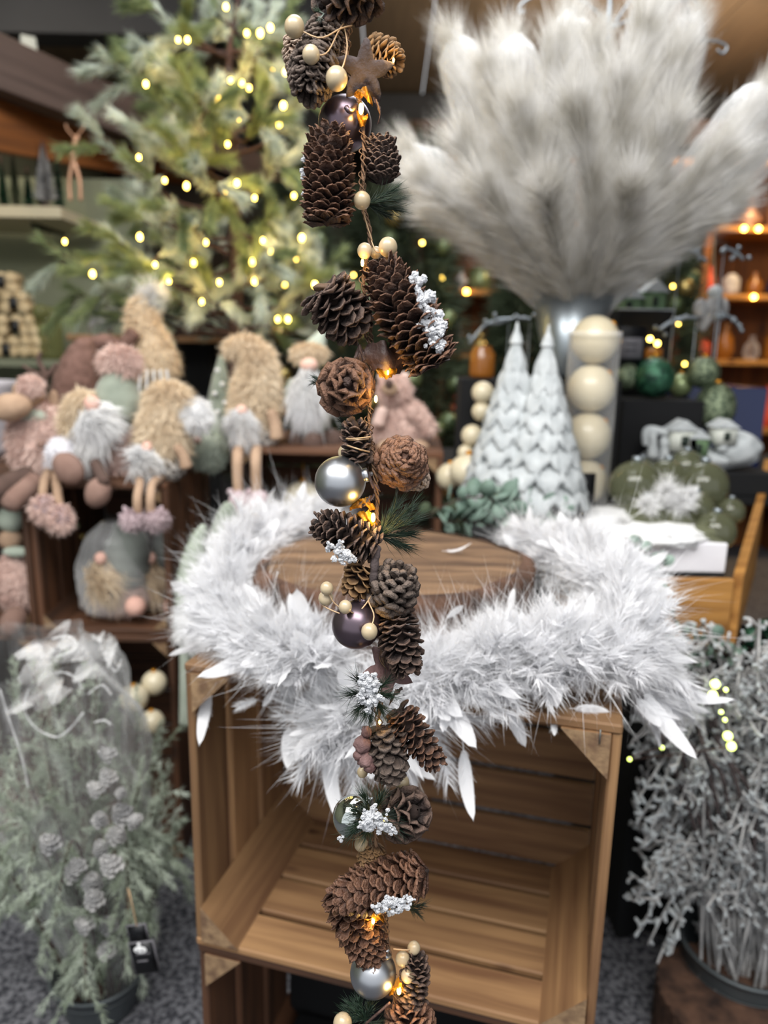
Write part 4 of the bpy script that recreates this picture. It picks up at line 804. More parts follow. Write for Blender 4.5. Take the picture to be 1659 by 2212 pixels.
def ornament(px, py, r, Y, m, label, group=None, capm='gold', name='bauble', capdir=(0, 0, 1), stretch=1.0, hang=0):
    c = P(px, py, Y); R_ = sz(r, px, py, Y); t = thing(name, label, 'bauble', c - [0, 0, R_ * stretch], group)
    g = G(); ball(g, c, R_ * np.array([1, 1, stretch]), 32, 20); g.build('globe', m, t); g = G(); V, F = lathe([(.001, 0), (.2 * R_, 0), (.2 * R_, .18 * R_), (.001, .2 * R_)], 14, c + nrm(capdir) * R_ * stretch * .97, basis(capdir)); g.add(V, F4=F)
    if hang: tube(g, [c + [0, 0, R_ * 1.1], c + [0, 0, R_ * 1.1 + hang]], .001, 5)
    g.build('cap', capm, t); return t
ornament(655, 1080, 42, 1.74, 'cream_ball', 'large cream bauble hanging inside the middle crate', hang=.04)
ornament(290, 1508, 30, 1.42, 'cream_ball', 'cream bauble nearest the frosted firs, left of three'); ornament(333, 1475, 27, 1.46, 'cream_ball', 'cream bauble at top right of the three behind the crate corner'); ornament(328, 1560, 27, 1.41, 'cream_ball', 'cream bauble lowest of the three behind the crate corner')
# pale green toy hats beside the feather boa
R = thing('green_fleece_gnome', 'pale green pointed gnome hat rising behind the left of the boa', 'gnome', (*P(420, 1330, 1.36)[:2], 0.5)); limb(R, 'hat', 'felt_mint', [(420, 1300, 38), (418, 1240, 32), (424, 1190, 22), (434, 1150, 12), (440, 1135, 5)], 1.36, f=(900, .006, .003)); blob(R, 'body', 'fur_white', 415, 1350, 40, 60, 1.36, 30, f=(600, .01, .003))
for s in (-1, 1): limb(R, 'leg', 'felt_mint', [(415 + s * 15, 1390, 12), (415 + s * 15, 1500, 12), (415 + s * 15, 1560, 13)], 1.36)
R = thing('sage_velvet_hat', 'sage green velvet gnome hat below the fluffy slippers', 'gnome', (*P(490, 1160, 1.48)[:2], .6)); limb(R, 'hat', 'velvet_green', [(490, 1230, 44), (486, 1170, 36), (490, 1120, 26), (494, 1090, 12)], 1.47); blob(R, 'body', 'fur_white', 490, 1290, 44, 60, 1.46, 30)
R = thing('pale_green_gnome', 'pale green toy lying between the plaid gnome and the fabric tree', 'gnome', (*P(450, 1020, 1.72)[:2], zA)); blob(R, 'body', 'felt_mint', 448, 975, 42, 42, 1.72, 36, f=(1200, .008, .004)); limb(R, 'hat', 'felt_mint', [(450, 940, 30), (450, 905, 22), (440, 880, 10)], 1.74); blob(R, 'nose', 'skin_pink', 425, 950, 10, 9, 1.65)
g_ = thing('fabric_tree', 'slim sage green fabric tree with white dots, left of the trunk', 'ornament', (*P(475, 960, 1.84)[:2], zA))
limb(g_, 'cone_body', 'velvet_green', [(475, 950, 32), (475, 880, 28), (476, 820, 18), (478, 770, 6)], 1.84)
for (x, y) in ((470, 800), (480, 830), (464, 850), (486, 870), (470, 890), (488, 910), (462, 925)): blob(g_, 'dot', 'fur_white', x, y, 5, 5, 1.80)
# ------------------------------------------------------------------ lit pine tree
YT = 2.05
def needles(g, c, n, L, w, spread=.9, lean=None):
    T = nrm(np.gradient(c, axis=0)); k = rs.randint(0, len(c), n); d = nrm(rs.normal(size=(n, 3))) * spread + T[k]
    if lean is not None: d = d + lean
    strands(g, c[k] + rs.normal(size=(n, 3)) * .002, d, L * (.6 + .5 * rs.rand(n)), w, bend=[0, 0, -.1])
tr = thing('pine_tree', 'tall artificial pine tree with frosted tips and warm fairy lights', 'tree', (*P(508, 830, YT)[:2], zA - .35))
tk = [(508, 1000, 15), (508, 830, 15), (507, 720, 14), (512, 620, 14), (506, 520, 13), (512, 420, 12), (506, 330, 11), (500, 240, 9), (494, 170, 8), (498, 90, 6), (510, 30, 5), (520, -60, 4)]
limb(tr, 'trunk', 'trunk', tk, YT, n=50, seg=12)
tips = [(95, 520, -.1), (150, 620, 0), (205, 560, .1), (260, 640, -.1), (235, 500, -.2), (250, 420, 0), (225, 310, -.1), (285, 400, .15), (320, 300, -.15), (225, 120, -.1), (290, 90, .1), (340, 20, 0), (330, 200, -.1), (290, 170, .1), (400, 60, -.1), (420, 130, .1), (380, 330, -.2), (420, 260, -.25), (380, 450, -.25), (330, 480, -.1), (400, 570, -.2), (430, 380, -.3), (450, 200, -.2),
        (560, 20, .1), (620, 40, 0), (640, 110, .1), (600, 150, -.1), (650, 200, .1), (620, 260, 0), (660, 320, .1), (600, 330, -.15), (640, 420, .05), (700, 470, 0), (660, 520, -.1), (740, 540, .1), (720, 600, 0), (640, 620, -.1), (680, 660, .1), (590, 460, -.2), (570, 560, -.25), (560, 250, -.2), (540, 110, -.2), (440, 20, .2), (470, 480, .3), (560, 650, .2), (450, 650, .2), (330, 600, .15), (480, -20, 0), (300, 560, -.15), (760, 640, .1), (600, 60, .2), (380, 140, -.2)]
sg = G(); ng = G(); frost = G(); tkp = smoothpath([P(x, y, YT) for x, y, r in tk], 200)
for (x, y, dy) in tips:
    E = P(x, y, YT + dy); ys = y + abs(x - 508) * .42 + 25; j = np.argmin(abs(tkp[:, 2] - P(508, min(ys, 720), YT)[2])); S = tkp[j]
    mid = (S + E) / 2 + [0, 0, -.03 + .02 * rs.normal()]; c = smoothpath([S, mid, E], 26)
    g = G(); tube(g, c, np.linspace(.006, .002, 26), 6); g.build('branch', 'trunk', tr)
    Lb = np.linalg.norm(E - S); subs = [(c[10:], 1)]
    for k in range(6 if Lb > .25 else 4):
        i0 = rs.randint(8, 24); d = nrm(nrm(c[-1] - c[0]) + rs.normal(size=3) * .7); e = c[i0] + d * (.07 + .07 * rs.rand()); s = smoothpath([c[i0], (c[i0] + e) / 2 + [0, 0, .008], e], 12); subs.append((s, .9)); tube(sg, s, .0018, 4)
    for s, q in subs:
        hue = rs.rand(); cl_ = s[len(s) // 3:]; needles(ng if hue < .40 else frost, cl_, 260, .046, .0021, .62)
sg.build('twigs', 'trunk', tr, stuff=True); ng.build('needles', 'needle_olive', tr, stuff=True); frost.build('frosted_needles', 'needle_grey', tr, stuff=True)
lights = [(140, 522), (302, 512), (348, 146), (300, 340), (356, 390), (424, 357), (492, 312), (488, 412), (512, 396), (550, 428), (522, 180), (538, 190), (533, 72), (562, 72), (584, 60), (488, 15), (405, 86), (315, 182), (445, 524), (568, 520), (585, 543), (652, 514), (436, 652), (365, 608), (418, 568), (474, 610), (550, 608), (590, 302), (635, 423), (498, 174), (470, 180), (472, 216), (516, 256), (446, 292), (603, 268), (612, 228), (589, 155), (403, 402), (617, 156), (200, 592), (335, 572), (680, 615), (600, 690), (622, 690), (545, 566), (700, 640), (640, 560), (385, 86)]
for (x, y) in lights:
    c = P(x, y, YT - .12 - .15 * rs.rand()); g = G(); ball(g, c, np.array([.0045, .0045, .006]) * rs.uniform(.85, 1.35), 10, 8); o = g.build('fairy_light', 'led_far', tr); point('fairy_glow', c + [0, .0, .008], .10, (1.0, .66, .2), .006, o)
# ------------------------------------------------------------------ left shelves
YS = 2.75
def shelf(label, x0, x1, py, thick, Y, depth, m):
    a = P(x0, py, Y); b = P(x1, py + 12, Y); a[2] = b[2]; g = G(); h = sz(thick, x0, py, Y); R = thing('wall_shelf', label, 'shelf', ((a[0] + b[0]) / 2, Y + depth / 2, a[2] - h))
    board('shelf_board', R, (a[0], Y + depth / 2, a[2] - h / 2), (b[0], Y + depth / 2, a[2] - h / 2), (0, 0, 1), depth, h, m)
    for u in (.25, .75):
        xx = a[0] * (1 - u) + b[0] * u; board('bracket', R, (xx, Y + depth - .02, a[2] - h), (xx, Y + .1, a[2] - h - .01), (1, 0, 0), .02, .01, 'beam_dark')
    return a[2]
z1 = shelf('upper cream wall shelf holding green bottle brush trees', -240, 130, 434, 24, YS, .4, 'shelf_cream'); z2 = shelf('lower sage wall shelf holding the wooden log pyramid', -240, 330, 770, 16, YS, .4, 'wall_green')
bp2 = board('shelf_back_panel', None, (-2.35, YS + .44, 1.25), (-1.0, YS + .44, 1.25), (0, 1, 0), 1.1, .02, 'wall_green'); tag(bp2, 'sage green painted panel behind the left shelves', 'panel')
def brushtree(px, h, m, label, grp, Y, zb, pxw):
    c = P(px, 430, Y); c[2] = zb; R_ = sz(pxw, px, 430, Y); H = sz(h, px, 430, Y); t = thing('bottle_brush_tree', label, 'ornament', c, grp)
    g = G(); tube(g, [c, c + [0, 0, H]], .004, 6); V, F = lathe([(.02, 0), (.02, .012), (.004, .014)], 12, c); g.add(V, F4=F); g.build('stem', 'trunk', t); g = G(); n = 1500; u = rs.rand(n) ** .8; a = rs.rand(n) * 6.28
    strands(g, c + np.stack([0 * u, 0 * u, .02 + u * (H - .02)], -1), np.stack([np.cos(a), np.sin(a), .3 + 0 * a], -1), R_ * (1.05 - u) * (.7 + .4 * rs.rand(n)), .004); g.build('bristles', m, t, stuff=True)
for k, px in enumerate((-20, 8, 34, 62, 88, 128)): brushtree(px, 95 + 20 * (k % 3), 'tinsel_green' if k % 2 else 'needle_bg', ('first', 'second', 'third', 'fourth', 'fifth', 'sixth')[k] + ' green bottle brush tree from the left on the upper shelf', 'green bottle brush trees on the upper left shelf', YS + .12 + .05 * (k % 2), z1, 17)
brushtree(100, 135, 'frost_grey', 'pale frosted tree standing among green ones on the upper left shelf', None, YS + .05, z1, 30)
R = thing('copper_reindeer', 'slender copper reindeer standing at the right end of the upper left shelf', 'ornament', (*P(165, 440, YS + .03)[:2], z1)); YR = YS + .03
limb(R, 'body', 'copper', [(158, 350, 7), (160, 330, 8), (162, 310, 6)], YR); limb(R, 'head', 'copper', [(162, 308, 6), (166, 297, 5), (170, 300, 3)], YR)
for x in (150, 172): limb(R, 'leg', 'copper', [(158, 345, 5), (x, 390, 4), (x + 2, 432, 4)], YR)
for s in (-1, 1): limb(R, 'antler', 'copper', [(162, 298, 2), (162 + s * 16, 280, 2), (162 + s * 20, 268, 1.5)], YR)
# pyramid of small logs
R = thing('log_pyramid', 'pyramid of pale round log ends with small dark tags on the lower shelf', 'ornament', (*P(10, 765, YS + .05)[:2], z2)); YP = YS + .05; row = 0
for (y, xs) in ((600, (-2, 20)), (622, (-4, 22)), (642, (-20, 12, 42)), (664, (-22, 10, 48)), (692, (-30, 2, 34, 62)), (714, (-30, 2, 48, 70)), (738, (-34, -6, 26, 54, 76)), (758, (-34, -6, 26, 50, 74))):
    for x in xs:
        c = P(x, y, YP); r = sz(13, x, y, YP); g = G(); V, F = lathe([(.001, 0), (r * .93, 0), (r, .004), (r, .07), (.001, .071)], 14, c, basis([0, 1, 0])); g.add(V, F4=F); g.build('log_end', 'birch_log', R)
for (x, y) in ((0, 608), (28, 655), (32, 705), (12, 755)): c = P(x, y, YP - .01); g = G(); box(g, c, (sz(16, x, y, YP), .006, sz(26, x, y, YP))); g.build('tag', 'tag_black', R)
R = thing('green_glass_vase', 'tall yellow-green glass vase beside the log pyramid', 'vase', (*P(108, 765, YS + .1)[:2], z2)); c = P(108, 765, YS + .1); c[2] = z2; u = sz(1, 108, 700, YS)
g = G(); V, F = lathe([(.001, 0), (26 * u, 0), (30 * u, 10 * u), (32 * u, 90 * u), (26 * u, 110 * u), (10 * u, 116 * u), (.001, 117 * u)], 28, c); g.add(V, F4=F); g.build('vase_body', 'glass_green', R); g = G(); ball(g, P(88, 675, YS + .05), sz(18, 88, 675, YS), 16, 12); g.build('stopper', 'glass_green', R)
# things on a ledge behind the toys
zl2 = P(400, 726, 2.35)[2]; lb = board('ledge_board', None, (P(150, 726, 2.35)[0], 2.45, zl2 - .01), (P(480, 726, 2.35)[0], 2.45, zl2 - .01), (0, 0, 1), .25, .02, 'crate_wood'); tag(lb, 'narrow wooden ledge behind the tall cream hat', 'shelf')
bk = board('ledge_riser', None, (P(170, 726, 2.5)[0], 2.5, (zl2 - .02) / 2), (P(460, 726, 2.5)[0], 2.5, (zl2 - .02) / 2), (0, 1, 0), zl2 - .02, .1, 'black_cloth'); tag(bk, 'dark panel carrying the wooden ledge behind the toys', 'panel')
for (x, lab) in ((413, 'brown felt ball on the narrow ledge, right end'), (300, 'brown felt ball on the narrow ledge, behind the tall cream hat')):
    g = G(); c = P(x, 706, 2.4); c[2] = zl2 + sz(20, x, 706, 2.4); ball(g, c, sz(20, x, 706, 2.4), 18, 12, disp=.04); o = g.build('felt_ball', 'felt_dark'); tag(o, lab, 'ornament')
def star_orn(px, py, r, Y, lab, zb):
    c = P(px, py, Y); c[2] = zb + sz(r, px, py, Y) * .85; n = 40; a = np.arange(n) * 2 * math.pi / n + math.pi / 2; tri = abs((np.arange(n) / 8 % 1) - .5) * 2; rr = sz(r, px, py, Y) * (.42 + .58 * tri); V = []
    for f, d in ((.01, .018), (.5, .016), (1, 0), (.5, -.016), (.01, -.018)): V.append(np.stack([c[0] + rr * f * np.cos(a), np.full(n, c[1] + d), c[2] + rr * f * np.sin(a)], -1))
    g = G(); g.add(np.concatenate(V), F4=[(i * n + j, i * n + (j + 1) % n, (i + 1) * n + (j + 1) % n, (i + 1) * n + j) for i in range(4) for j in range(n)]); o = g.build('wooden_star', 'frost_grey'); tag(o, lab, 'ornament')
star_orn(215, 690, 46, 2.38, 'greyish wooden star leaning on the ledge left of the tall hat', zl2)
# pale round pot at the left edge behind the reindeer
g = G(); c = P(-30, 1010, 1.85); c[2] = zA; u = sz(1, 0, 900, 1.85); V, F = lathe([(.001, 0), (60 * u, 0), (70 * u, 20 * u), (80 * u, 150 * u), (84 * u, 160 * u), (78 * u, 160 * u), (70 * u, 140 * u)], 32, c); g.add(V, F4=F); o = g.build('plant_pot', 'pale_grey'); tag(o, 'pale lilac grey round pot at the left edge behind the reindeer', 'pot')
# ------------------------------------------------------------------ frosted fir bunch bottom left
YF = 1.12; fb = P(215, 2085, YF)
def bucket(label, px, py, rpx, Y, m, zb=0.0, hh=None, lip=1.06, taper=.78):
    c = P(px, py, Y); r = sz(rpx, px, py, Y); z0 = zb; H = c[2] - zb if hh is None else hh; z0 = c[2] - H; R = thing('zinc_bucket', label, 'bucket', (c[0], c[1], z0))
    g = G(); V, F = lathe([(.001, 0), (r * taper, 0), (r * (taper + .02), .01), (r * .985, H * .9), (r, H - .006), (r * lip, H - .003), (r * lip, H + .002), (r * .97, H), (r * .93, H * .8), (r * taper * .9, .02), (.001, .02)], 40, (c[0], c[1], z0)); g.add(V, F4=F); g.build('pail', m, R)
    g = G(); V, F = lathe([(r * .99, H * .74), (r * 1.005, H * .75), (r * .995, H * .76)], 40, (c[0], c[1], z0)); g.add(V, F4=F); g.build('hoop', m, R); return R, c, r
bkA, fc, fr_ = bucket('grey zinc bucket at bottom left holding the frosted fir bunch', 215, 2085, 98, YF, 'zinc_dark')
F_ = thing('frosted_fir_bunch', 'bunch of frosted artificial fir stems and cones standing in the left bucket', 'plant', (fc[0], fc[1], fc[2] - .2))
ends = [(20, 1480, .1), (70, 1440, .1), (120, 1470, 0), (170, 1500, .1), (210, 1450, .05), (-20, 1560, 0), (30, 1600, -.05), (90, 1560, 0), (150, 1600, -.05), (-30, 1700, -.05), (40, 1740, -.1), (-20, 1820, -.08), (340, 1600, .1), (365, 1650, .05), (300, 1560, .1), (330, 1740, 0), (380, 1780, .05), (350, 1840, -.03), (300, 1700, 0), (60, 1900, -.1), (0, 1960, -.08), (120, 1980, -.13), (185, 2140, -.14), (275, 2000, -.13), (260, 1900, -.08), (310, 1920, -.05), (200, 1560, .08), (250, 1600, .1), (-40, 2000, 0), (90, 1680, 0), (170, 1780, -.04), (380, 1880, .05)]
sg = G(); n1 = G(); n2 = G()
for k, (x, y, dy) in enumerate(ends):
    E = P(x, y, YF + dy); S = fc + [rs.normal() * fr_ * .35, rs.normal() * fr_ * .35, -.12]; up_ = max(.0, .12 - .0003 * max(0, y - 1700)); mid = S * .5 + E * .5 + [0, 0, up_ if y > 1850 else .02]
    if y > 1850: mid = np.array([S[0] * .4 + E[0] * .6, S[1] * .5 + E[1] * .5, max(S[2] + .16, E[2] + .08)])
    c = smoothpath([S, mid, E], 40); g = G(); tube(g, c, np.linspace(.004, .0015, 40), 6); g.build('stem', 'trunk', F_)
    subs = [c[7:]]
    for j in range(13):
        i0 = rs.randint(8, 38); d = nrm(nrm(c[-1] - c[i0 - 5]) + rs.normal(size=3) * .5); subs.append(smoothpath([c[i0], c[i0] + d * .04, c[i0] + d * .08 + [0, 0, -.006]], 10))
    for s in subs: needles(n1 if rs.rand() < .75 else n2, s, 230 if len(s) > 12 else 90, .017, .0015, .8)
n1.build('frosted_needles', 'needle_sage', F_, stuff=True); n2.build('green_needles', 'needle_grey', F_, stuff=True)
for (x, y, r) in ((240, 1620, 18), (235, 1668, 19), (212, 1695, 18), (260, 1705, 13), (112, 1810, 22), (268, 1745, 24), (285, 1762, 18), (250, 1790, 22), (222, 1822, 20), (245, 1855, 24), (198, 1892, 23), (155, 1872, 22), (170, 1860, 18), (215, 1760, 18), (205, 1930, 22), (190, 1985, 20), (235, 1985, 20), (230, 2040, 20)):
    Yc = YF - .10 + .02 * rs.normal(); A = P(x, y + r * .8, Yc); ax = nrm([rs.normal() * .4, -.5, 1]); R_ = sz(r, x, y, Yc); g = G()
    for i in range(34):
        t = (i + .5) / 34; az = i * 2.4; el = math.radians(0 + 65 * t); rd = np.array([math.cos(az), math.sin(az), 0]); d = rd * math.cos(el) + np.array([0, 0, 1]) * math.sin(el); zz = -rd * math.sin(el) + np.array([0, 0, 1]) * math.cos(el); Bz = basis(ax)
        if i == 0: sg0 = scale_geo(R_ * .7, R_ * .75, R_ * .18, -.15, .1, .1)
        g.add(sg0.verts() * (1 - .5 * t) @ (Bz @ np.array([np.cross(d, zz), d, zz]).T).T + A + Bz @ (rd * R_ * (.35 - .2 * t) + [0, 0, t * R_ * 1.5]), F4=sg0.F4[0], t=sg0.T[0])
    ball(g, A + ax * R_ * .7, R_ * .62, 14, 10, disp=.1)
    g.build('frosted_cone', 'frost_grey', F_)
# clear sleeve round the bunch, crumpled at the top
g = G(); tt = np.linspace(0, 1, 26); H_ = P(150, 1400, YF + .05)[2] - fc[2]; prof = np.stack([np.interp(tt, [0, .5, .8, 1], [fr_ * .9, .13, .15, .12]), -.05 + tt * (H_ + .05)], -1)
V, F = lathe(prof, 60, (0, 0, 0), None, lambda a, z: 1 + (.05 + .25 * np.clip(z / H_ - .6, 0, 1)) * np.sin(a * 7 + z * 30) + .06 * np.sin(a * 19 + z * 17)); V[:, 0] -= .11 * (V[:, 2] / H_).clip(0) ** 1.2; g.add(V + [fc[0], fc[1] + .05, fc[2]], F4=F); g.build('clear_sleeve', 'film', F_)
for k, pts in enumerate([[(62, 1490), (52, 1530), (75, 1570), (120, 1592), (150, 1575), (180, 1540)], [(100, 1462), (135, 1452), (165, 1466), (178, 1490)], [(215, 1385), (228, 1420), (250, 1450), (262, 1425)], [(112, 1380), (150, 1375), (165, 1400), (120, 1420)], [(0, 1490), (22, 1560), (48, 1640), (60, 1700)], [(205, 1560), (225, 1556), (240, 1565)], [(190, 1500), (220, 1480), (240, 1500)]]):
    g = G(); tube(g, smoothpath([P(x, y, YF - .09) for x, y in pts], 30), .0009 + .0010 * np.abs(np.sin(np.arange(30) * .5 + k)), 6); g.build('sleeve_highlight', 'film_glint', F_)  # bright highlights along the film edges, put in as pale tubes
for k, (x, y, w, h) in enumerate([(120, 1400, 40, 28), (215, 1415, 34, 36), (100, 1480, 40, 40)]):
    c = P(x, y, YF - .08); g = G(); n = 14; u, v = np.meshgrid(np.linspace(-1, 1, n), np.linspace(-1, 1, n)); p = np.stack([u * sz(w, x, y, YF), .03 * np.sin(3 * u + 2 * v + k) + .02 * np.sin(7 * v + 5 * u), v * sz(h, x, y, YF)], -1).reshape(-1, 3); p *= (1 + .25 * np.sin(5 * np.arctan2(v, u) + k)).reshape(-1, 1)
    g.add(p + c, F4=[(i * n + j, i * n + j + 1, (i + 1) * n + j + 1, (i + 1) * n + j) for i in range(n - 1) for j in range(n - 1)]); g.build('sleeve_fold', 'film_shiny', F_)
# black price tag with white mark
R = thing('price_tag', 'black price tag with grey border and white mark hanging on the left bucket', 'tag', P(312, 2100, .93)); c = P(312, 2068, .93); B = rotB(math.radians(-9)); u = sz(1, 312, 2062, .93)
def tb(name, m, dx, dz_, w, h, dy): g = G(); box(g, c + B @ np.array([dx * u, dy, dz_ * u]), (w * u, .0016, h * u), B); g.build(name, m, R)
tb('border', 'tag_edge', 0, 0, 56, 82, 0); tb('card', 'tag_black', 0, 0, 50, 76, -.001); tb('border', 'tag_edge', -2, 62, 44, 42, .001); tb('card', 'tag_black', -2, 62, 38, 38, 0); tb('divider', 'tag_edge', 0, 12, 30, 2, -.002)
g = G(); ball(g, c + B @ np.array([-3 * u, -.003, 13 * u + 10 * u]), (14 * u, .0012, 9 * u), 20, 10); ball(g, c + B @ np.array([-3 * u, -.003, 37 * u]), (4 * u, .0012, 5 * u), 14, 8); g.build('white_mark', 'mark_white', R, label='small white rounded emblem with two dots')
g = G(); [ball(g, c + B @ np.array([(-3 + s * 5) * u, -.0044, 23 * u]), (2.5 * u, .0008, 2.5 * u), 10, 6) for s in (-1, 1)]; g.build('mark_dots', 'tag_black', R)
tb('lettering', 'tag_edge', -4, -6, 24, 3, -.0022)
g = G(); tube(g, smoothpath([c + B @ np.array([0, 0, 80 * u]), c + np.array([-.03, .03, .09]), fc + [fr_ * .8, 0, .0]], 12), .0012, 5); g.build('string', 'wire', R)
# ------------------------------------------------------------------ right display table
ZT = P(1150, 1112, 1.42)[2]
tb_ = thing('display_table', 'long display table under black cloth filling the right side', 'table', (1.1, 1.75, 0))
board('table_top', tb_, (.16, 1.84, ZT - .012), (.50, 1.84, ZT - .012), (0, 0, 1), 1.16, .02, 'black_cloth'); board('table_top', tb_, (.502, 2.04, ZT - .012), (2.1, 2.04, ZT - .012), (0, 0, 1), .76, .02, 'black_cloth')
xl = P(1312, 2060, 1.33)[0]; ZL = P(1500, 1392, 1.20)[2] - .002
g = G(); n = 90; xx = np.concatenate([np.full(20, xl), np.linspace(xl, 2.1, n)]); yy = np.concatenate([np.linspace(2.35, 1.30, 20), 1.30 + .012 * np.sin(np.linspace(xl, 2.1, n) * 60)]); V = np.concatenate([np.stack([xx, yy, np.full(len(xx), z)], -1) for z in (.002, ZL)]); m_ = len(xx)
g.add(V, F4=[(i, i + 1, m_ + i + 1, m_ + i) for i in range(m_ - 1)]); g.build('cloth_skirt', 'black_cloth', tb_)
def riser(label, x0, x1, Y0, Y1, z1, z0=ZT, m='black_cloth'):
    o = board('display_riser', None, (x0, (Y0 + Y1) / 2, (z0 + z1) / 2), (x1, (Y0 + Y1) / 2, (z0 + z1) / 2), (0, 0, 1), Y1 - Y0, z1 - z0, m); tag(o, label, 'riser'); return o
# twin white trees
YW = 1.44
R = thing('white_tree_ornament', 'pair of snow-white carved fir trees joined on one base', 'ornament', P(1145, 1112, YW))
def wtree(px, ytop, ybase, w, Y, seed):
    c = P(px, ybase, Y); top = P(px, ytop, Y); H = top[2] - ZT; c = np.array([(c[0] + top[0]) / 2, Y, ZT]); u = sz(1, px, 900, Y); nt = 9
    g = G(); tube(g, [c + [0, 0, .002], c + [0, 0, H * .3]], .016, 12); g.build('trunk', 'frost_white', R)
    for k in range(nt):
        f = k / (nt - 1); z = H * (.16 + .74 * f ** .92); r = w * u * (1 - f) ** .95 + 12 * u; h = H * (.20 - .07 * f); nl = 10 - k // 2; rr = np.random.RandomState(seed + k); ph = rr.rand() * 6
        def rf(a, zz): return 1 + .10 * np.abs(np.cos(a * nl / 2 + ph)) ** .7 + .03 * np.sin(a * nl * 3)
        prof = [(.02 * r, h), (.22 * r, h * .9), (.46 * r, h * .62), (.70 * r, h * .38), (.92 * r, h * .16), (1.03 * r, -h * .04), (1.0 * r, -h * .16), (.80 * r, -h * .22), (.5 * r, -h * .02), (.03 * r, h * .1)]
        V, F = lathe(prof, 88, (0, 0, 0), None, rf); a = np.arctan2(V[:, 1], V[:, 0]); rad = np.hypot(V[:, 0], V[:, 1]); V[:, 2] -= .34 * h * np.abs(np.cos(a * nl / 2 + ph)) ** .8 * (rad / r) ** 2; V[:, 2] += .05 * h * np.sin(a * nl * 4) * (rad / r)
        g = G(); g.add(V + c + [0, 0, z], F4=F); g.build('tier', 'frost_white', R)
    g = G(); V, F = lathe([(.013, 0), (.010, .012), (.004, .026), (.001, .032)], 14, c + [0, 0, H - .030]); g.add(V, F4=F); g.build('tree_tip', 'frost_white', R)
wtree(1106, 706, 1100, 84, YW, 1); wtree(1172, 712, 1112, 88, YW - .03, 40)
g = G(); ball(g, (P(1140, 1110, YW)[0], YW, ZT + .010), (.075, .04, .012), 24, 10); g.build('base', 'frost_white', R)
# clear tube of cream baubles
YU = 1.50; tx = P(1272, 900, YU)[0]; tr_ = sz(54, 1272, 900, YU); tt_ = P(1278, 716, YU)[2]; tbm = P(1262, 1128, YU)[2]
riser('low black block under the clear tube of cream baubles', tx - .06, tx + .06, YU - .06, YU + .06, max(tbm, ZT + .004))
tbm = max(tbm, ZT + .004)
R = thing('clear_tube', 'tall clear plastic tube packed with cream baubles', 'container', (tx, YU, tbm)); g = G(); V, F = lathe([(.001, .001), (tr_, .001), (tr_, tt_ - tbm)], 48, (tx, YU, tbm)); g.add(V, F4=F); g.build('tube_wall', 'clear_glass', R)
g = G(); V, F = lathe([(tr_, 0), (tr_ * 1.03, 0), (tr_ * 1.03, .012), (tr_, .012)], 48, (tx, YU, tt_ - .012)); g.add(V, F4=F); g.build('rim', 'clear_glass', R)
g = G(); box(g, (tx - .012, YU - tr_ - .001, tbm + .045), (.042, .0015, .062)); g.build('dark_label', 'tag_black', R)
nb_ = 4; hh = (tt_ - tbm) / 4.35
for i in range(nb_): ornament(1272, (1082, 985, 886, 790)[i], 1, YU, 'cream_ball', ''); 
for i, o in enumerate([o for o in COL.objects if o.get('label') == '']):
    o['label'] = ('lowest', 'second lowest', 'third from bottom', 'topmost')[i] + ' cream bauble inside the tall clear tube'; o['category'] = 'bauble'; rr_ = tr_ * .93
    for ch in list(o.children): bpy.data.objects.remove(ch)
    z = tbm + .003 + rr_ + i * rr_ * 2.02; o.name = 'bauble'; o.location = (tx, YU, z - rr_); ORG[o.name] = np.array([tx, YU, z - rr_]); g = G(); ball(g, (tx, YU, z), rr_, 36, 24); g.build('globe', 'cream_ball', o); d = nrm([.6, -.25, .62]); g = G(); V, F = lathe([(.001, 0), (.006, 0), (.0065, .003), (.001, .0035)], 14, np.array([tx, YU, z]) + d * rr_ * .985, basis(d)); g.add(V, F4=F); g.build('cap', 'gold', o)
# zinc vase with pampas
YP_ = 1.66; pc = P(1238, 640, YP_); pr_ = sz(88, 1238, 640, YP_); pz = P(1238, 815, YP_)[2]
riser('tall black block raising the silver pampas bucket', pc[0] - .1, pc[0] + .1, YP_ - .07, YP_ + .1, pz - .002)
R = thing('silver_bucket', 'tapered silver bucket full of pampas grass on a black block', 'bucket', (pc[0], YP_, pz)); H = pc[2] - pz
g = G(); V, F = lathe([(.001, 0), (pr_ * .5, 0), (pr_ * .55, .01), (pr_, H), (pr_ * .96, H), (pr_ * .5, .02), (.001, .02)], 48, (pc[0], YP_, pz), None, lambda a, z: 1 + .012 * np.sin(a * 24)); g.add(V, F4=F); g.build('pail', 'metal_rod', R)
plumes = [(985, 110, 52, .02), (900, 345, 50, .05), (930, 400, 46, -.12), (1105, 110, 60, .05), (1060, 170, 56, -.12), (1232, 62, 62, .08), (1200, 130, 60, -.16), (1290, 110, 60, 0), (1430, 0, 66, .05), (1390, 70, 66, -.12), (1490, 60, 50, .1), (1460, 130, 64, -.1), (1645, 215, 58, -.05), (1580, 300, 60, .1), (1540, 360, 62, -.15), (1660, 320, 46, .05), (1340, 200, 66, -.22), (1130, 260, 62, -.22), (1250, 250, 64, -.28), (1010, 330, 56, -.15), (1440, 300, 62, -.24), (1560, 450, 50, 0), (960, 470, 46, 0), (1060, 420, 56, -.2), (1360, 420, 60, -.28), (1180, 420, 60, -.3), (1480, 480, 52, -.1)]
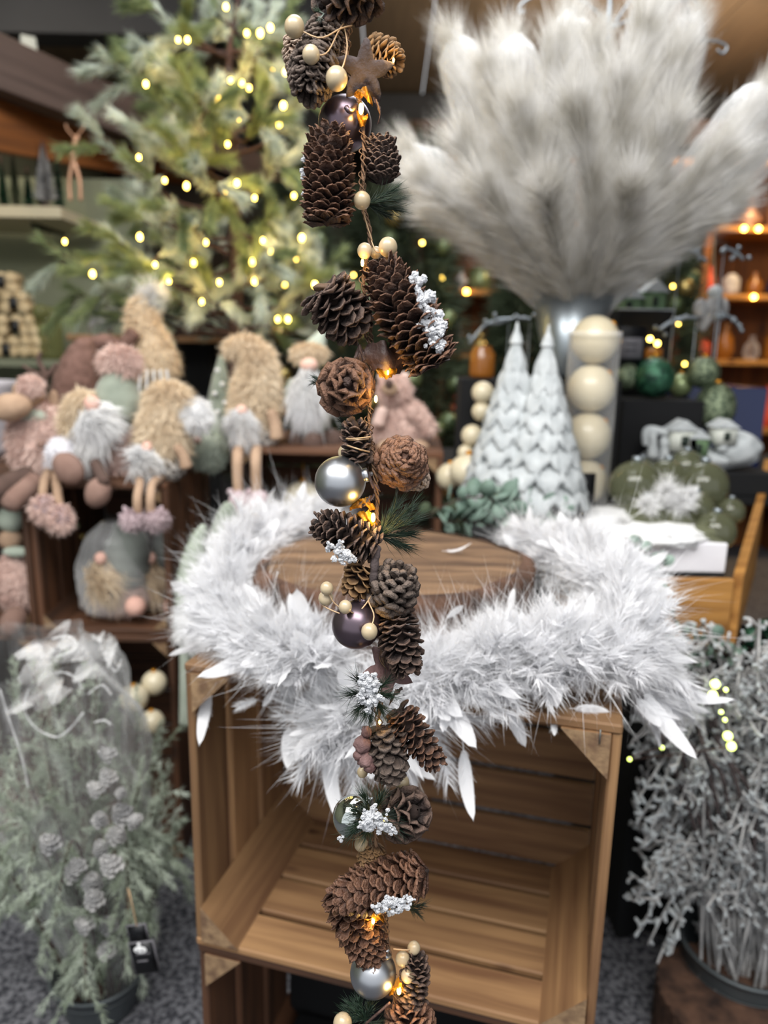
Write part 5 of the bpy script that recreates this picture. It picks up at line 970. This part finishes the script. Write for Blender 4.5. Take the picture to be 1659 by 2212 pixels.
for k, (x, y, w, dy) in enumerate(plumes):
    E = P(x, y, YP_ + dy); S = np.array([pc[0] + (x - 1238) * .00010, YP_ + dy * .12, pc[2] - .04]); mid = (S + E) / 2 + [(-.02 if x < 1238 else .02), dy * .1, .03]
    c = smoothpath([S - [0, 0, H * .6], S, mid, E], 60)
    side = 'left' if x < 1100 else ('middle' if x < 1330 else 'right')
    t = thing('pampas_stem', 'pampas plume ' + ('short' if y > 380 else 'medium' if y > 180 else 'tall') + ', tip ' + ('far left', 'left', 'left of centre', 'centre', 'right of centre', 'right', 'far right')[int((x - 890) / 112)] + (', front row' if dy < -.06 else ', back row' if dy > .04 else ', middle row') + (' at the edge' if k in (15, 21) else ''), 'pampas grass', S - [0, 0, H * .6], 'pampas plumes leaning to the ' + side)
    if any(o_ is not t and o_.get('label') == t['label'] for o_ in COL.objects): t['label'] = t['label'] + ', the lower one'
    g = G(); tube(g, c[::3], np.linspace(.0022, .001, 20), 5); g.build('stem', 'pampas_stem', t)
    g = G(); n = 3000; kk = (10 + 49 * rs.rand(n) ** .85).astype(int); T = nrm(np.gradient(c, axis=0)); f = (kk / 59.0); wm = sz(w, x, y, YP_ + dy)
    prof = np.interp(f, [.2, .45, .8, 1], [.5, 1.0, .9, .45]); r = rs.normal(size=(n, 3)); d = T[kk] + nrm(r) * (.16 + .22 * rs.rand(n, 1))
    strands(g, c[kk] + nrm(r) * .004, d, (.06 + wm * 1.5 * prof) * (.6 + .6 * rs.rand(n)), .0015, bend=nrm(r) * .16 + [0, 0, -.04], seg=3); g.build('plume', 'pampas', t, stuff=True)
    if k in (0, 1, 3, 5, 8, 10, 12, 15):
        g = G(); j = np.arange(22, 60, 3); cc = c[j]; ext = cc[-1] + T[-1] * .03; tube(g, np.vstack([cc, ext]), np.append(np.interp(j / 59., [.3, .6, .9, 1], [.5, 1.0, 1.1, .8]) * wm * .95, wm * .35), 22)
        Vv = g.V[0]; Vv += (.14 * wm * np.sin(Vv @ np.array([90, 70, 60.]) + 3 * np.sin(Vv @ np.array([-50, 40, 110.]))))[:, None] * nrm(Vv - Vv.mean(0)); g.build('clear_sleeve', 'film_shiny', t)
        g = G()
        for j in range(9):
            i0 = rs.randint(24, 50); m3 = min(i0 + rs.randint(5, 12), 58); r1 = nrm(rs.normal(size=3) + [0, -1.6, .4]); cc = c[i0:m3] + r1 * wm * (.85 + .15 * np.sin(np.arange(m3 - i0) * .9 + j))[:, None]; tube(g, cc, .0006 + .0016 * rs.rand() * np.sin(np.linspace(.2, 2.9, len(cc))), 5)
        g.build('sleeve_glints', 'film_glint', t)  # glints on the sleeve folds, modelled as thin pale tubes
# curled wire stand
YC = 2.0; R = thing('wire_stand', 'tall metal rod with curled silver wire arms rising behind the pampas', 'display stand', (*P(1322, 300, YC)[:2], ZT))
g = G(); tube(g, [P(1322, 300, YC) * [1, 1, 0] + [0, 0, ZT], P(1322, -80, YC)], .0055, 10); g.build('rod', 'metal_rod', R)
for pts in ([(1322, 60), (1270, 10), (1210, -15), (1150, -5), (1124, 12), (1122, 28), (1133, 24)], [(1322, 60), (1345, 25), (1375, -20)], [(1322, 180), (1400, 130), (1480, 95), (1540, 88), (1570, 100), (1562, 116), (1550, 108)], [(1322, 60), (1440, 10), (1498, 0), (1508, 30), (1490, 50)]):
    g = G(); tube(g, smoothpath([P(x, y, YC - .02) for x, y in pts], 40), .0032, 7); g.build('curled_arm', 'metal_rod', R)
# left of the trees
for i, (x, y, r) in enumerate(((1043, 848, 24), (1040, 889, 21), (1020, 941, 24), (1006, 978, 18))):
    c = P(x, y, 1.62); R_ = sz(r, x, y, 1.62); g = G(); ball(g, c, R_, 24, 16); o = g.build('bauble', 'cream_ball'); tag(o, ('topmost', 'second', 'third', 'lowest')[i] + ' cream bauble of the short column left of the white trees', 'bauble')
ornament(1012, 1018, 42, 1.56, 'cream_ball', 'large cream bauble low beside the left white tree', stretch=.9); ornament(972, 1030, 30, 1.60, 'cream_ball', 'cream bauble behind the corner of the middle crate')
R = thing('amber_jar', 'amber glass jar with a warm glint left of the white trees', 'jar', P(1040, 815, 1.72)); c = P(1040, 815, 1.72); u = sz(1, 1040, 800, 1.72); g = G(); V, F = lathe([(.001, 0), (24 * u, 0), (27 * u, 8 * u), (27 * u, 50 * u), (20 * u, 60 * u), (20 * u, 66 * u)], 28, c); g.add(V, F4=F); g.build('glass', 'amber', R)
riser('tall dark block under the amber jar left of the white trees', c[0] - .05, c[0] + .05, 1.68, 1.78, c[2] - .002)
def leafspray(label, name, stems, Y, m='eucalyptus', r=14, loc=None, nleaf=12, cat='foliage', seed=0):
    E0 = P(stems[0][0][0], stems[0][0][1], Y); R = thing(name, label, cat, E0); q = 0
    for pts in stems:
        c = smoothpath([P(x, y, Y + (d[0] if d else 0)) for x, y, *d in pts], 40); g = G(); tube(g, c, .0016, 6); g.build('stem', 'trunk', R)
        for j in range(nleaf):
            i = int(3 + 36 * (j + .5) / nleaf); T = nrm(c[min(i + 1, 39)] - c[i - 1]); s = 1 if j % 2 else -1; d = nrm(np.cross(T, nrm(rs.normal(size=3) * .4 + [0, -1, 0])) * s + T * .4 + rs.normal(size=3) * .2); Rr = sz(r, 1100, 1100, Y) * (.7 + .5 * rs.rand()); zz = nrm(np.cross(d, rs.normal(size=3))); x = np.cross(d, zz)
            n = 12; a = np.arange(n) * 2 * math.pi / n; g = G(); V = [c[i] + d * Rr * 1.1 + zz * .08 * Rr] + [c[i] + d * Rr * (1.1 + np.cos(t)) + x * Rr * .8 * np.sin(t) - zz * .1 * Rr * math.sin(t) ** 2 for t in a]; V2 = [v - zz * .0008 for v in V]
            g.add(V + V2, F3=[(0, 1 + k, 1 + (k + 1) % n) for k in range(n)] + [(n + 1, n + 2 + (k + 1) % n, n + 2 + k) for k in range(n)], F4=[(1 + k, n + 2 + k, n + 2 + (k + 1) % n, 1 + (k + 1) % n) for k in range(n)]); g.build('leaf', m, R)
    return R
leafspray('frosted eucalyptus spray lying along the foot of the white trees', 'eucalyptus_spray', [[(930, 1110), (990, 1080), (1050, 1075), (1100, 1095)], [(1040, 1110), (1090, 1085), (1150, 1080), (1220, 1100)], [(1050, 1060), (1070, 1090), (1110, 1120)], [(1120, 1120), (1170, 1105), (1230, 1120)], [(950, 1130), (1010, 1125), (1060, 1135)]], 1.33, r=20, nleaf=14)
leafspray('dark leaved greenery lying behind the log slice', 'greenery', [[(900, 1110), (960, 1120), (1020, 1110)], [(960, 1090), (1000, 1120), (1060, 1100)], [(1090, 1140), (1130, 1130), (1180, 1140)]], 1.38, 'needle_bg', 15, nleaf=14)
# tray with olive baubles
YR0 = 1.20; ZR = P(1510, 1246, YR0)[2]
tr0 = P(1400, 1240, YR0); tr1 = P(1584, 1250, YR0); far = P(1668, 930, 1.95); far[2] = tr1[2] + .10
R = thing('wooden_tray', 'golden brown wooden display bin with sloping side at the right edge', 'display bin', (tr1[0], YR0, ZT - .17))
zb_ = P(1500, 1392, YR0)[2]
board('front_board', R, (tr0[0] - .1, YR0, (zb_ + tr1[2]) / 2), (tr1[0], YR0, (zb_ + tr1[2]) / 2), (0, 1, 0), tr1[2] - zb_, .014, 'warm_wood')
sd = nrm((far - tr1) * [1, 1, 0]); h1 = tr1[2] - zb_
a0 = np.array([tr1[0] + .008, YR0, 0]); a1 = np.array([far[0], far[1], 0]); nn = np.array([sd[1], -sd[0], 0]) * .008
am = a0 + sd * (.43 / sd[1]); tm = tr1[2] + (far[2] - tr1[2]) * .43 / (far[1] - YR0)
for (p, q, z0, z1, z2_, nm2) in ((a0, am, zb_, tr1[2] + .004, tm, 'side_board'), (am, a1, ZT + .004, tm, far[2], 'side_board')):
    V = []
    for s in (-1, 1): V += [p + nn * s + [0, 0, z0], q + nn * s + [0, 0, z0], q + nn * s + [0, 0, z2_], p + nn * s + [0, 0, z1]]
    g = G(); g.add(V, F4=[(0, 1, 2, 3), (7, 6, 5, 4), (0, 4, 5, 1), (1, 5, 6, 2), (2, 6, 7, 3), (3, 7, 4, 0)]); g.build(nm2, 'warm_wood', R, smooth=False)
V = []
for s in ():  V += [a0 + nn * s + [0, 0, zb_], a1 + nn * s + [0, 0, zb_], a1 + nn * s + [0, 0, far[2]], a0 + nn * s + [0, 0, tr1[2] + .004]]
board('base_board', R, (tr0[0] - .1, YR0 + .22, zb_ + .006), (tr1[0], YR0 + .22, zb_ + .006), (0, 0, 1), .42, .012, 'warm_wood')
wl = P(1310, 1160, 1.25); wr_ = P(1572, 1240, 1.23); zbx = P(1500, 1242, 1.23)[2]; ztop = P(1500, 1175, 1.23)[2]
b0_ = riser('black cloth block inside the wooden bin under the white box', wl[0] - .02, wr_[0], 1.235, 1.50, zbx, zb_ + .013)
R = thing('white_box', 'white box lined with fluffy snow blanket holding olive glass baubles', 'box', ((wl[0] + wr_[0]) / 2, 1.36, zbx)); cxw = (wl[0] + wr_[0]) / 2; ww = wr_[0] - wl[0]
board('carton', R, (wl[0], 1.36, (zbx + ztop) / 2), (wr_[0], 1.36, (zbx + ztop) / 2), (0, 0, 1), .24, ztop - zbx - .002, 'white_cloth')
g = G(); ball(g, (cxw, 1.36, ztop + .002), (ww * .56, .145, .022), 60, 24, disp=.12, df=9); g.build('snow_blanket', 'fur_white', R)
for i, (x, y, r, Y, lab) in enumerate([(1372, 1050, 56, 1.42, 'far left'), (1440, 1040, 48, 1.50, 'behind, left of centre'), (1482, 1012, 40, 1.56, 'highest'), (1518, 1050, 54, 1.46, 'large, right of centre'), (1395, 1118, 46, 1.33, 'near left'), (1452, 1120, 54, 1.34, 'near centre'), (1545, 1148, 44, 1.28, 'nearest, right corner'), (1385, 1025, 36, 1.58, 'dark, at the back left'), (1500, 1105, 44, 1.38, 'in the middle right'), (1578, 1105, 30, 1.42, 'small, at the right end')]):
    t = ornament(x, y, r, Y, 'glass_olive', 'olive glass bauble in the white box, ' + lab, 'olive baubles in the white box', 'metal_rod')
for i, (x, y, w) in enumerate([(1400, 1090, 40), (1470, 1085, 50), (1440, 1060, 40), (1345, 1130, 24), (1490, 1070, 26)]):
    c = P(x, y, 1.30); g = G(); n = 700; d = nrm(rs.normal(size=(n, 3))); strands(g, c + d * .008, d, sz(w, x, y, 1.3) * rs.rand(n) * .8, .0016, bend=rs.normal(size=(n, 3)) * .3); o = g.build('white_fluff', 'fur_white'); tag(o, 'loose tuft of white fluff among the olive baubles', 'fluff', 'white fluff among the olive baubles'); o['kind'] = 'stuff'
leafspray('trailing eucalyptus hanging over the left of the wooden bin', 'eucalyptus_trail', [[(1290, 1150), (1340, 1180), (1390, 1210), (1420, 1260), (1440, 1330)], [(1350, 1160), (1400, 1200), (1430, 1220)], [(1440, 1300), (1470, 1360), (1520, 1400), (1570, 1410)], [(1400, 1350), (1450, 1400), (1500, 1440)], [(1530, 1350), (1540, 1400), (1590, 1420)]], 1.12, r=15, nleaf=9)
leafspray('dark green leaf cluster at the right edge below the wooden bin', 'greenery', [[(1600, 1380), (1640, 1420), (1680, 1400)], [(1590, 1450), (1640, 1480), (1680, 1470)], [(1620, 1340), (1650, 1370), (1690, 1360)]], 1.25, 'tinsel_green', 22, nleaf=10)
# frosted village
R = thing('frosted_village', 'white frosted village scene with small houses and figures above the olive baubles', 'ornament', P(1530, 1010, 1.72)); vz = P(1530, 1010, 1.72)[2]
riser('black block carrying the frosted village', P(1390, 1010, 1.72)[0], P(1655, 1010, 1.72)[0], 1.66, 1.84, vz - .004)
blob(R, 'snow_base', 'frost_white', 1500, 990, 110, 26, 1.72, 50, disp=.12); blob(R, 'snow_base', 'frost_white', 1590, 970, 50, 38, 1.70, 40, disp=.15)
for (x, y, w, h, m) in ((1470, 950, 26, 22, 'house_white'), (1500, 965, 20, 20, 'house_green'), (1560, 940, 22, 18, 'house_white')):
    c = P(x, y, 1.68); u = sz(1, x, y, 1.68); g = G(); box(g, c, (w * 2 * u, .05, h * 2 * u)); g.build('house', m, R); g = G(); z0 = c[2] + h * u; g.add([(c[0] - w * 1.2 * u, c[1] - .03, z0), (c[0] + w * 1.2 * u, c[1] - .03, z0), (c[0], c[1] - .03, z0 + h * u), (c[0] - w * 1.2 * u, c[1] + .03, z0), (c[0] + w * 1.2 * u, c[1] + .03, z0), (c[0], c[1] + .03, z0 + h * u)], F3=[(0, 1, 2), (3, 5, 4)], F4=[(0, 2, 5, 3), (1, 4, 5, 2), (0, 3, 4, 1)]); g.build('roof', 'frost_white', R, smooth=False)
    g = G(); box(g, c + [0, -.026, 0], (w * .6 * u, .003, h * u)); g.build('window', 'window_dark', R)
for (x, y) in ((1410, 945), (1560, 930), (1435, 960)): limb(R, 'figure', 'frost_white', [(x, y + 40, 13), (x, y + 10, 9), (x, y - 4, 10), (x, y - 14, 7)], 1.67)
limb(R, 'branch', 'frost_white', [(1395, 960, 8), (1400, 930, 10), (1440, 935, 8)], 1.68)
# green glitter balls and pears
ornament(1412, 815, 44, 1.78, 'tinsel_green', 'dark green crinkled tinsel ball right of the clear tube'); ornament(1352, 812, 30, 1.80, 'glitter_green', 'olive glitter bauble touching the clear tube'); ornament(1470, 832, 26, 1.84, 'green_ball', 'small shiny green bauble right of the tinsel ball')
ornament(1520, 805, 34, 1.80, 'glitter_green', 'upper glitter green bauble of the hanging pair'); ornament(1545, 880, 42, 1.78, 'glitter_green', 'large egg-shaped glitter green bauble hanging below another', stretch=1.25)
bz = P(1430, 862, 1.8)[2]; riser('wide black block under the green baubles', P(1330, 870, 1.8)[0], P(1500, 870, 1.8)[0], 1.74, 1.95, bz); riser('navy box behind the glitter green baubles', P(1470, 900, 2.0)[0], P(1640, 900, 2.0)[0], 1.97, 2.2, P(1580, 836, 2.0)[2], m='blue_glass')
R = thing('price_sign', 'small grey sign with two lines of print right of the clear tube', 'sign', P(1362, 790, 1.78)); c = P(1362, 752, 1.78); u = sz(1, 1362, 752, 1.78); g = G(); box(g, c, (50 * u, .004, 44 * u)); g.build('plate', 'tag_edge', R); g = G(); box(g, c + [0, .006, 0], (66 * u, .004, 90 * u)); g.build('holder', 'tag_black', R)
for q in (8, -4): g = G(); box(g, c + [0, -.003, q * u], (26 * u, .001, 3 * u)); g.build('print_line', 'tag_black', R)
R = thing('candle_light', 'amber candle with pale yellow light right of the small grey sign', 'candle', P(1410, 785, 1.86)); g = G(); V, F = lathe([(.001, 0), (.02, 0), (.02, .035), (.001, .037)], 20, P(1410, 785, 1.86)); g.add(V, F4=F); g.build('wax', 'amber', R)
for (x, y) in ((1404, 732), (1420, 742)): g = G(); ball(g, P(x, y, 1.86), .006, 12, 8); g.build('led_bulb', 'led_far', R)
hz_ = P(1385, 672, 1.95)[2]; riser('black block holding the little green house', P(1325, 672, 1.95)[0], P(1440, 672, 1.95)[0], 1.9, 2.1, hz_)
R = thing('house_ornament', 'little sage green house ornament with snowy roof beside the pampas bucket', 'ornament', (P(1385, 672, 2.0)[0], 2.0, hz_)); u = sz(1, 1385, 650, 1.98)
for (x, w, h) in ((1350, 26, 26), (1405, 22, 40)):
    c = P(x, 672, 1.98); c[2] = hz_ + h * u * .5; g = G(); box(g, c, (w * 2 * u, .06, h * u)); g.build('wall', 'house_green', R); z0 = c[2] + h * u * .5; g = G(); W_ = w * 1.25 * u; g.add([(c[0] - W_, c[1] - .036, z0), (c[0] + W_, c[1] - .036, z0), (c[0], c[1] - .036, z0 + 26 * u), (c[0] - W_, c[1] + .036, z0), (c[0] + W_, c[1] + .036, z0), (c[0], c[1] + .036, z0 + 26 * u)], F3=[(0, 1, 2), (3, 5, 4)], F4=[(0, 2, 5, 3), (1, 4, 5, 2), (0, 3, 4, 1)]); g.build('roof', 'frost_white', R, smooth=False); g = G(); box(g, c + [0, -.031, 0], (w * .5 * u, .003, h * .5 * u)); g.build('window', 'window_dark', R)
g = G(); box(g, (P(1385, 672, 1.98)[0], 1.98, hz_ + .003), (120 * u, .09, .005)); g.build('snow_base', 'frost_white', R)
# hanging cherub like white figure on a cord and silver curls
R = thing('hanging_figure', 'pale hanging bird figure on a cord at the upper right', 'ornament', P(1535, 700, 1.95)); limb(R, 'body', 'frost_grey', [(1548, 640, 14), (1540, 665, 20), (1525, 690, 14), (1515, 712, 8)], 1.95); blob(R, 'head', 'frost_white', 1545, 632, 16, 16, 1.95); blob(R, 'wing', 'frost_grey', 1512, 668, 14, 22, 1.94); blob(R, 'wing', 'frost_grey', 1560, 668, 13, 24, 1.96); limb(R, 'cord', 'wire', [(1545, 618, 2.5), (1542, 560, 2.5), (1545, 500, 2)], 1.95)
for k, pts in enumerate(([(1424, 712), (1450, 695), (1480, 686), (1505, 686)], [(1556, 676), (1585, 690), (1600, 712)], [(1470, 535), (1500, 545), (1520, 560)], [(1565, 535), (1590, 545), (1605, 560)], [(1020, 735), (1045, 705), (1075, 692), (1100, 690)], [(1075, 700), (1110, 688), (1145, 690)])):
    g = G(); tube(g, smoothpath([P(x, y, 1.9) for x, y in pts], 24), .0045, 8); q = g; e0 = P(*pts[-1 if k in (0, 5, 4) else 0], 1.9); tube(g, [e0, [e0[0], 1.9, ZT + .002]], .0014, 5)
    for i in range(6): x, y = pts[min(len(pts) - 1, i // 2)]; ball(q, P(x + rs.normal() * 8, y + rs.normal() * 6, 1.9), .006, 10, 6)
    o = q.build('glitter_curl', 'metal_rod'); tag(o, 'curled silver glitter twig, ' + ('left of the hanging figure', 'right of the hanging figure', 'high under the pampas edge', 'high at the right edge', 'left above the white trees', 'right above the left white tree')[k], 'twig')
# ------------------------------------------------------------------ dark firs in the background
for ti, (px, py0, py1, w, Y, lab) in enumerate([(640, 330, 1000, 140, 2.75, 'dark decorated fir behind the garland, left one'), (905, 300, 1040, 170, 2.9, 'dark decorated fir behind the garland, right one'), (800, 420, 980, 150, 3.4, 'dark decorated fir farthest back behind the garland'), (1130, 520, 1000, 130, 3.35, 'dark fir behind the pampas bucket'), (1460, 480, 900, 130, 3.3, 'dark fir behind the hanging figure')]):
    top = P(px, py0, Y); R_ = sz(w, px, 700, Y); H = top[2]; t = thing('dark_fir', lab, 'tree', (top[0], Y, 0)); g = G(); tube(g, [(top[0], Y, .0), (top[0], Y, H * .95)], .03, 8); g.build('trunk', 'trunk', t)
    n = 9000; u = rs.rand(n) ** .7; a = rs.rand(n) * 6.28; rr = R_ * (.15 + .95 * (1 - u)) * (.55 + .45 * rs.rand(n)) * (1 + .15 * np.sin(a * 7 + u * 40)); z = H * .12 + u * H * .88; b = np.stack([top[0] + rr * np.cos(a), Y + rr * np.sin(a), z - .1 * rr], -1); d = np.stack([np.cos(a), np.sin(a), .2 + 0 * a], -1) + rs.normal(size=(n, 3)) * .5
    g = G(); strands(g, b, d, .07 + .05 * rs.rand(n), .006, seg=2); g.build('needles', 'needle_bg', t, stuff=True)
    if ti < 3 or ti > 3:
        for j in range(16):
            az = -math.pi / 2 + rs.uniform(-1.2, 1.2); u = rs.uniform(.35, .9); rr = R_ * (.2 + .95 * (1 - u)); c = np.array([top[0] + rr * math.cos(az), Y + rr * math.sin(az), H * .12 + u * H * .88]); g = G(); ball(g, c, .03 + .012 * rs.rand(), 18, 12); gold = rs.rand() < .4
            o = g.build('bauble', 'gold_ball' if gold else 'green_ball'); tag(o, ('gold' if gold else 'muted green') + ' bauble hanging on the ' + lab, 'bauble', ('gold' if gold else 'green') + ' baubles on the ' + lab)
        for j in range(6):
            az = -math.pi / 2 + rs.uniform(-1.2, 1.2); u = rs.uniform(.35, .9); rr = R_ * (.25 + .95 * (1 - u)); c = np.array([top[0] + rr * math.cos(az), Y + rr * math.sin(az), H * .12 + u * H * .88]); g = G(); ball(g, c, .006, 10, 8); g.build('fairy_light', 'led_far', t)
# ------------------------------------------------------------------ warm shelving at the back right
YK = 4.1; xk0 = P(960, 600, YK)[0]; xk1 = 3.05
R = thing('shelving_unit', 'tall warm wooden shelving unit along the back right, full of ornaments', 'shelving', ((xk0 + xk1) / 2, YK + .2, 0)); levels = [.35, .75, 1.12, 1.46, 1.80, 2.12]
for z in levels: board('shelf_board', R, (xk0, YK + .2, z), (xk1, YK + .2, z), (0, 0, 1), .4, .03, 'warm_wood')
for i in range(5): x = xk0 + (xk1 - xk0) * i / 4; board('upright', R, (x, YK + .2, 0), (x, YK + .2, 2.2), (1, 0, 0), .38, .035, 'orange_wood')
for i in range(8): x = xk0 + (xk1 - xk0) * (i + .5) / 8; board('back_panel', R, (x, YK + .41, 0), (x, YK + .41, 2.2), (0, 1, 0), (xk1 - xk0) / 8 - .006, .012, 'orange_wood')
kinds = ['amber', 'house_white', 'green_ball', 'gold_ball', 'red_box', 'blue_glass', 'frost_grey', 'tinsel_green', 'copper', 'clear_glass']; nm_ = {'amber': 'amber glass', 'house_white': 'off-white', 'green_ball': 'green', 'gold_ball': 'gold', 'red_box': 'glowing red', 'blue_glass': 'dark blue', 'frost_grey': 'frosted grey', 'tinsel_green': 'dark green', 'copper': 'copper', 'clear_glass': 'clear glass'}
used = set(); plab = set()
ordn = ['bottom', 'second', 'third', 'fourth', 'fifth', 'top']
for li, z in enumerate(levels[1:5]):
    x = xk0 + .1; cnt = 0
    while x < xk1 - .12:
        w = rs.uniform(.035, .07); h = rs.uniform(.10, .24); m = kinds[rs.randint(len(kinds))]; ty = rs.randint(3); bay = int((x - xk0) / ((xk1 - xk0) / 4)); m, ty = next(q for q in [(m, ty)] + [(a_, b_) for a_ in kinds for b_ in range(3)] if (li, bay, q) not in used); used.add((li, bay, (m, ty))); c = np.array([x, YK + .1 + .08 * rs.rand(), z + .0152]); g = G()
        if abs(((x - xk0) / ((xk1 - xk0) / 4) + .5) % 1 - .5) * (xk1 - xk0) / 4 < w + .03: x += .04; continue
        if ty == 0: V, F = lathe([(.001, 0), (w * .6, 0), (w, h * .25), (w * .8, h * .6), (w * .3, h * .8), (w * .3, h)], 18, c); g.add(V, F4=F); nme = 'bottle_vase'
        elif ty == 1: V, F = lathe([(.001, 0), (w * .8, 0), (w, h * .1), (w * .95, h * .7), (w * .5, h * .8), (w * .5, h * .86), (.001, h * .9)], 18, c); g.add(V, F4=F); nme = 'lidded_jar'
        else: V, F = lathe([(.001, 0), (w * .5, 0), (w * .5, .01), (w * .15, .02), (w, .05), (w * .5, h * .6), (w * .1, h), (.001, h * 1.05)], 14, c); g.add(V, F4=F); nme = 'tree_figurine'
        o = g.build(nme, m); cnt += 1; col_ = int((x - xk0) / ((xk1 - xk0) / 4)); tag(o, '%s %s, %s shelf, bay %s of the warm shelving' % (nm_[m], nme.replace('_', ' '), ordn[li + 1], ('one', 'two', 'three', 'four')[min(col_, 3)]), nme.split('_')[1] if ty < 2 else 'ornament', 'ornaments on the warm shelving'); x += w * 2 + rs.uniform(.015, .05)
for (x, y) in ((1600, 545), (1640, 470), (1500, 520), (1230, 480), (1500, 655), (1620, 700), (1010, 560)):
    c = P(x, y, YK); c[2] = min(levels, key=lambda q: abs(q - c[2])); c[1] = YK - .008; g = G(); ball(g, c, .012, 10, 8); g.build('shelf_light', 'led', R)
# ------------------------------------------------------------------ frosted twig bush right
YB_ = 1.13
bkB, bc_, br_ = bucket('dark zinc bucket at bottom right holding the frosted twigs', 1605, 2035, 125, YB_, 'zinc_dark')
R = thing('frosted_twig_bunch', 'mass of grey frosted coral-like twigs spilling from the right bucket', 'plant', (bc_[0], bc_[1], bc_[2] - .15))
tg = G(); bl = G(); fx = G()
for k in range(130):
    x = rs.uniform(1370, 1720); y = rs.uniform(1440, 2030); 
    if x < 1450 and y > 1950: y -= 150
    dy = rs.uniform(-.12, .12); E = P(x, y, YB_ + dy); S = bc_ + np.array([rs.normal() * br_ * .3, rs.normal() * br_ * .3, -.08]); hi = max(E[2] + .05, S[2] + .18 + .1 * rs.rand()); mid = np.array([S[0] * .35 + E[0] * .65, S[1] * .5 + E[1] * .5, hi]); c = smoothpath([S, (S + mid) / 2 + [0, 0, .04], mid, E], 30); tube(tg, c, np.linspace(.0030, .0014, 30), 5)
    for j in range(20):
        i = rs.randint(8, 30); d = nrm(rs.normal(size=3) + [0, -.2, -.3]); L = rs.uniform(.012, .035); p = c[i]; e = p + d * L; m2 = (p + e) / 2 + rs.normal(size=3) * .006; s = smoothpath([p, m2, e], 6); tube(tg, s, np.linspace(.0018, .0024, 6), 5)
        for q in range(2): i2 = rs.randint(2, 6); d2 = nrm(d + rs.normal(size=3)); tube(bl, [s[i2], s[i2] + d2 * .008], [.0022, .0026], 5)
for (x, y) in [(1375, 1780), (1400, 1800), (1385, 1830), (1420, 1860), (1395, 1920), (1405, 1960), (1380, 2010), (1400, 2040), (1420, 2080), (1450, 2060), (1370, 1740), (1430, 1700)]:
    c0 = P(x, y, 1.05); S = P(1500, y - 160, 1.12); c = smoothpath([S, (S + c0) / 2 + [0, 0, .02], c0], 16); tube(tg, c, .002, 5)
    for j in range(14): i = rs.randint(6, 16); d = nrm(rs.normal(size=3)); tube(bl, [c[i], c[i] + d * .007, c[i] + d * .014], [.002, .003, .0026], 6)
tg.build('twigs', 'frost_grey', R, stuff=True); bl.build('twig_tips', 'frost_white', R, stuff=True)
for k in range(7):
    a = P(1380 + k * 26, 1420 + 8 * k, YB_ - .02); b = P(1450 + k * 30, 1640 + 20 * k, YB_ - .06); g = G(); tube(g, smoothpath([a, (a + b) / 2 + rs.normal(size=3) * .02, b, bc_ + [0, 0, -.05]], 20), .0032, 6); g.build('bare_branch', 'bark_star', R)
R2 = thing('light_string', 'string of pale yellow-green lights glowing among the frosted twigs', 'light string', P(1545, 1490, 1.16)); lp = [(1545, 1478), (1540, 1502), (1568, 1490), (1558, 1538), (1566, 1555), (1572, 1590), (1580, 1612), (1360, 1640), (1430, 1615)]
g = G(); tube(g, smoothpath([P(x, y, 1.005) for x, y in lp], 40), .0012, 5); g.build('cable', 'trunk', R2)
for i, (x, y) in enumerate(lp): g = G(); ball(g, P(x, y, 1.0), .0065 if i in (0, 1, 5, 6) else .003, 12, 8); g.build('led_bulb', 'led_green', R2)
# log at the bottom right corner
c = PZ(1625, 2270, .10); R = thing('corner_log', 'short reddish bark-covered log on the floor at the bottom right corner', 'log', (c[0], c[1] + .05, 0)); a = np.arange(120) * 2 * math.pi / 120; Hc = .10; V = []
for i in range(8): rr = .13 * (1 + .04 * np.sin(a * 3) + .05 * np.abs(np.sin(a * 22 + i))); V.append(np.stack([c[0] + .03 + rr * np.cos(a), c[1] + .09 + rr * np.sin(a), np.full(120, .001 + i / 7 * Hc)], -1))
V.append(np.stack([c[0] + .03 + .002 * np.cos(a), c[1] + .09 + .002 * np.sin(a), np.full(120, Hc + .002)], -1)); g = G(); g.add(np.concatenate(V[:8]), F4=[(i * 120 + j, i * 120 + (j + 1) % 120, (i + 1) * 120 + (j + 1) % 120, (i + 1) * 120 + j) for i in range(7) for j in range(120)]); g.build('bark', 'bark', R)
g = G(); g.add(np.concatenate(V[7:]), F4=[(j, (j + 1) % 120, 120 + (j + 1) % 120, 120 + j) for j in range(120)]); g.build('cut_face', 'bark', R)
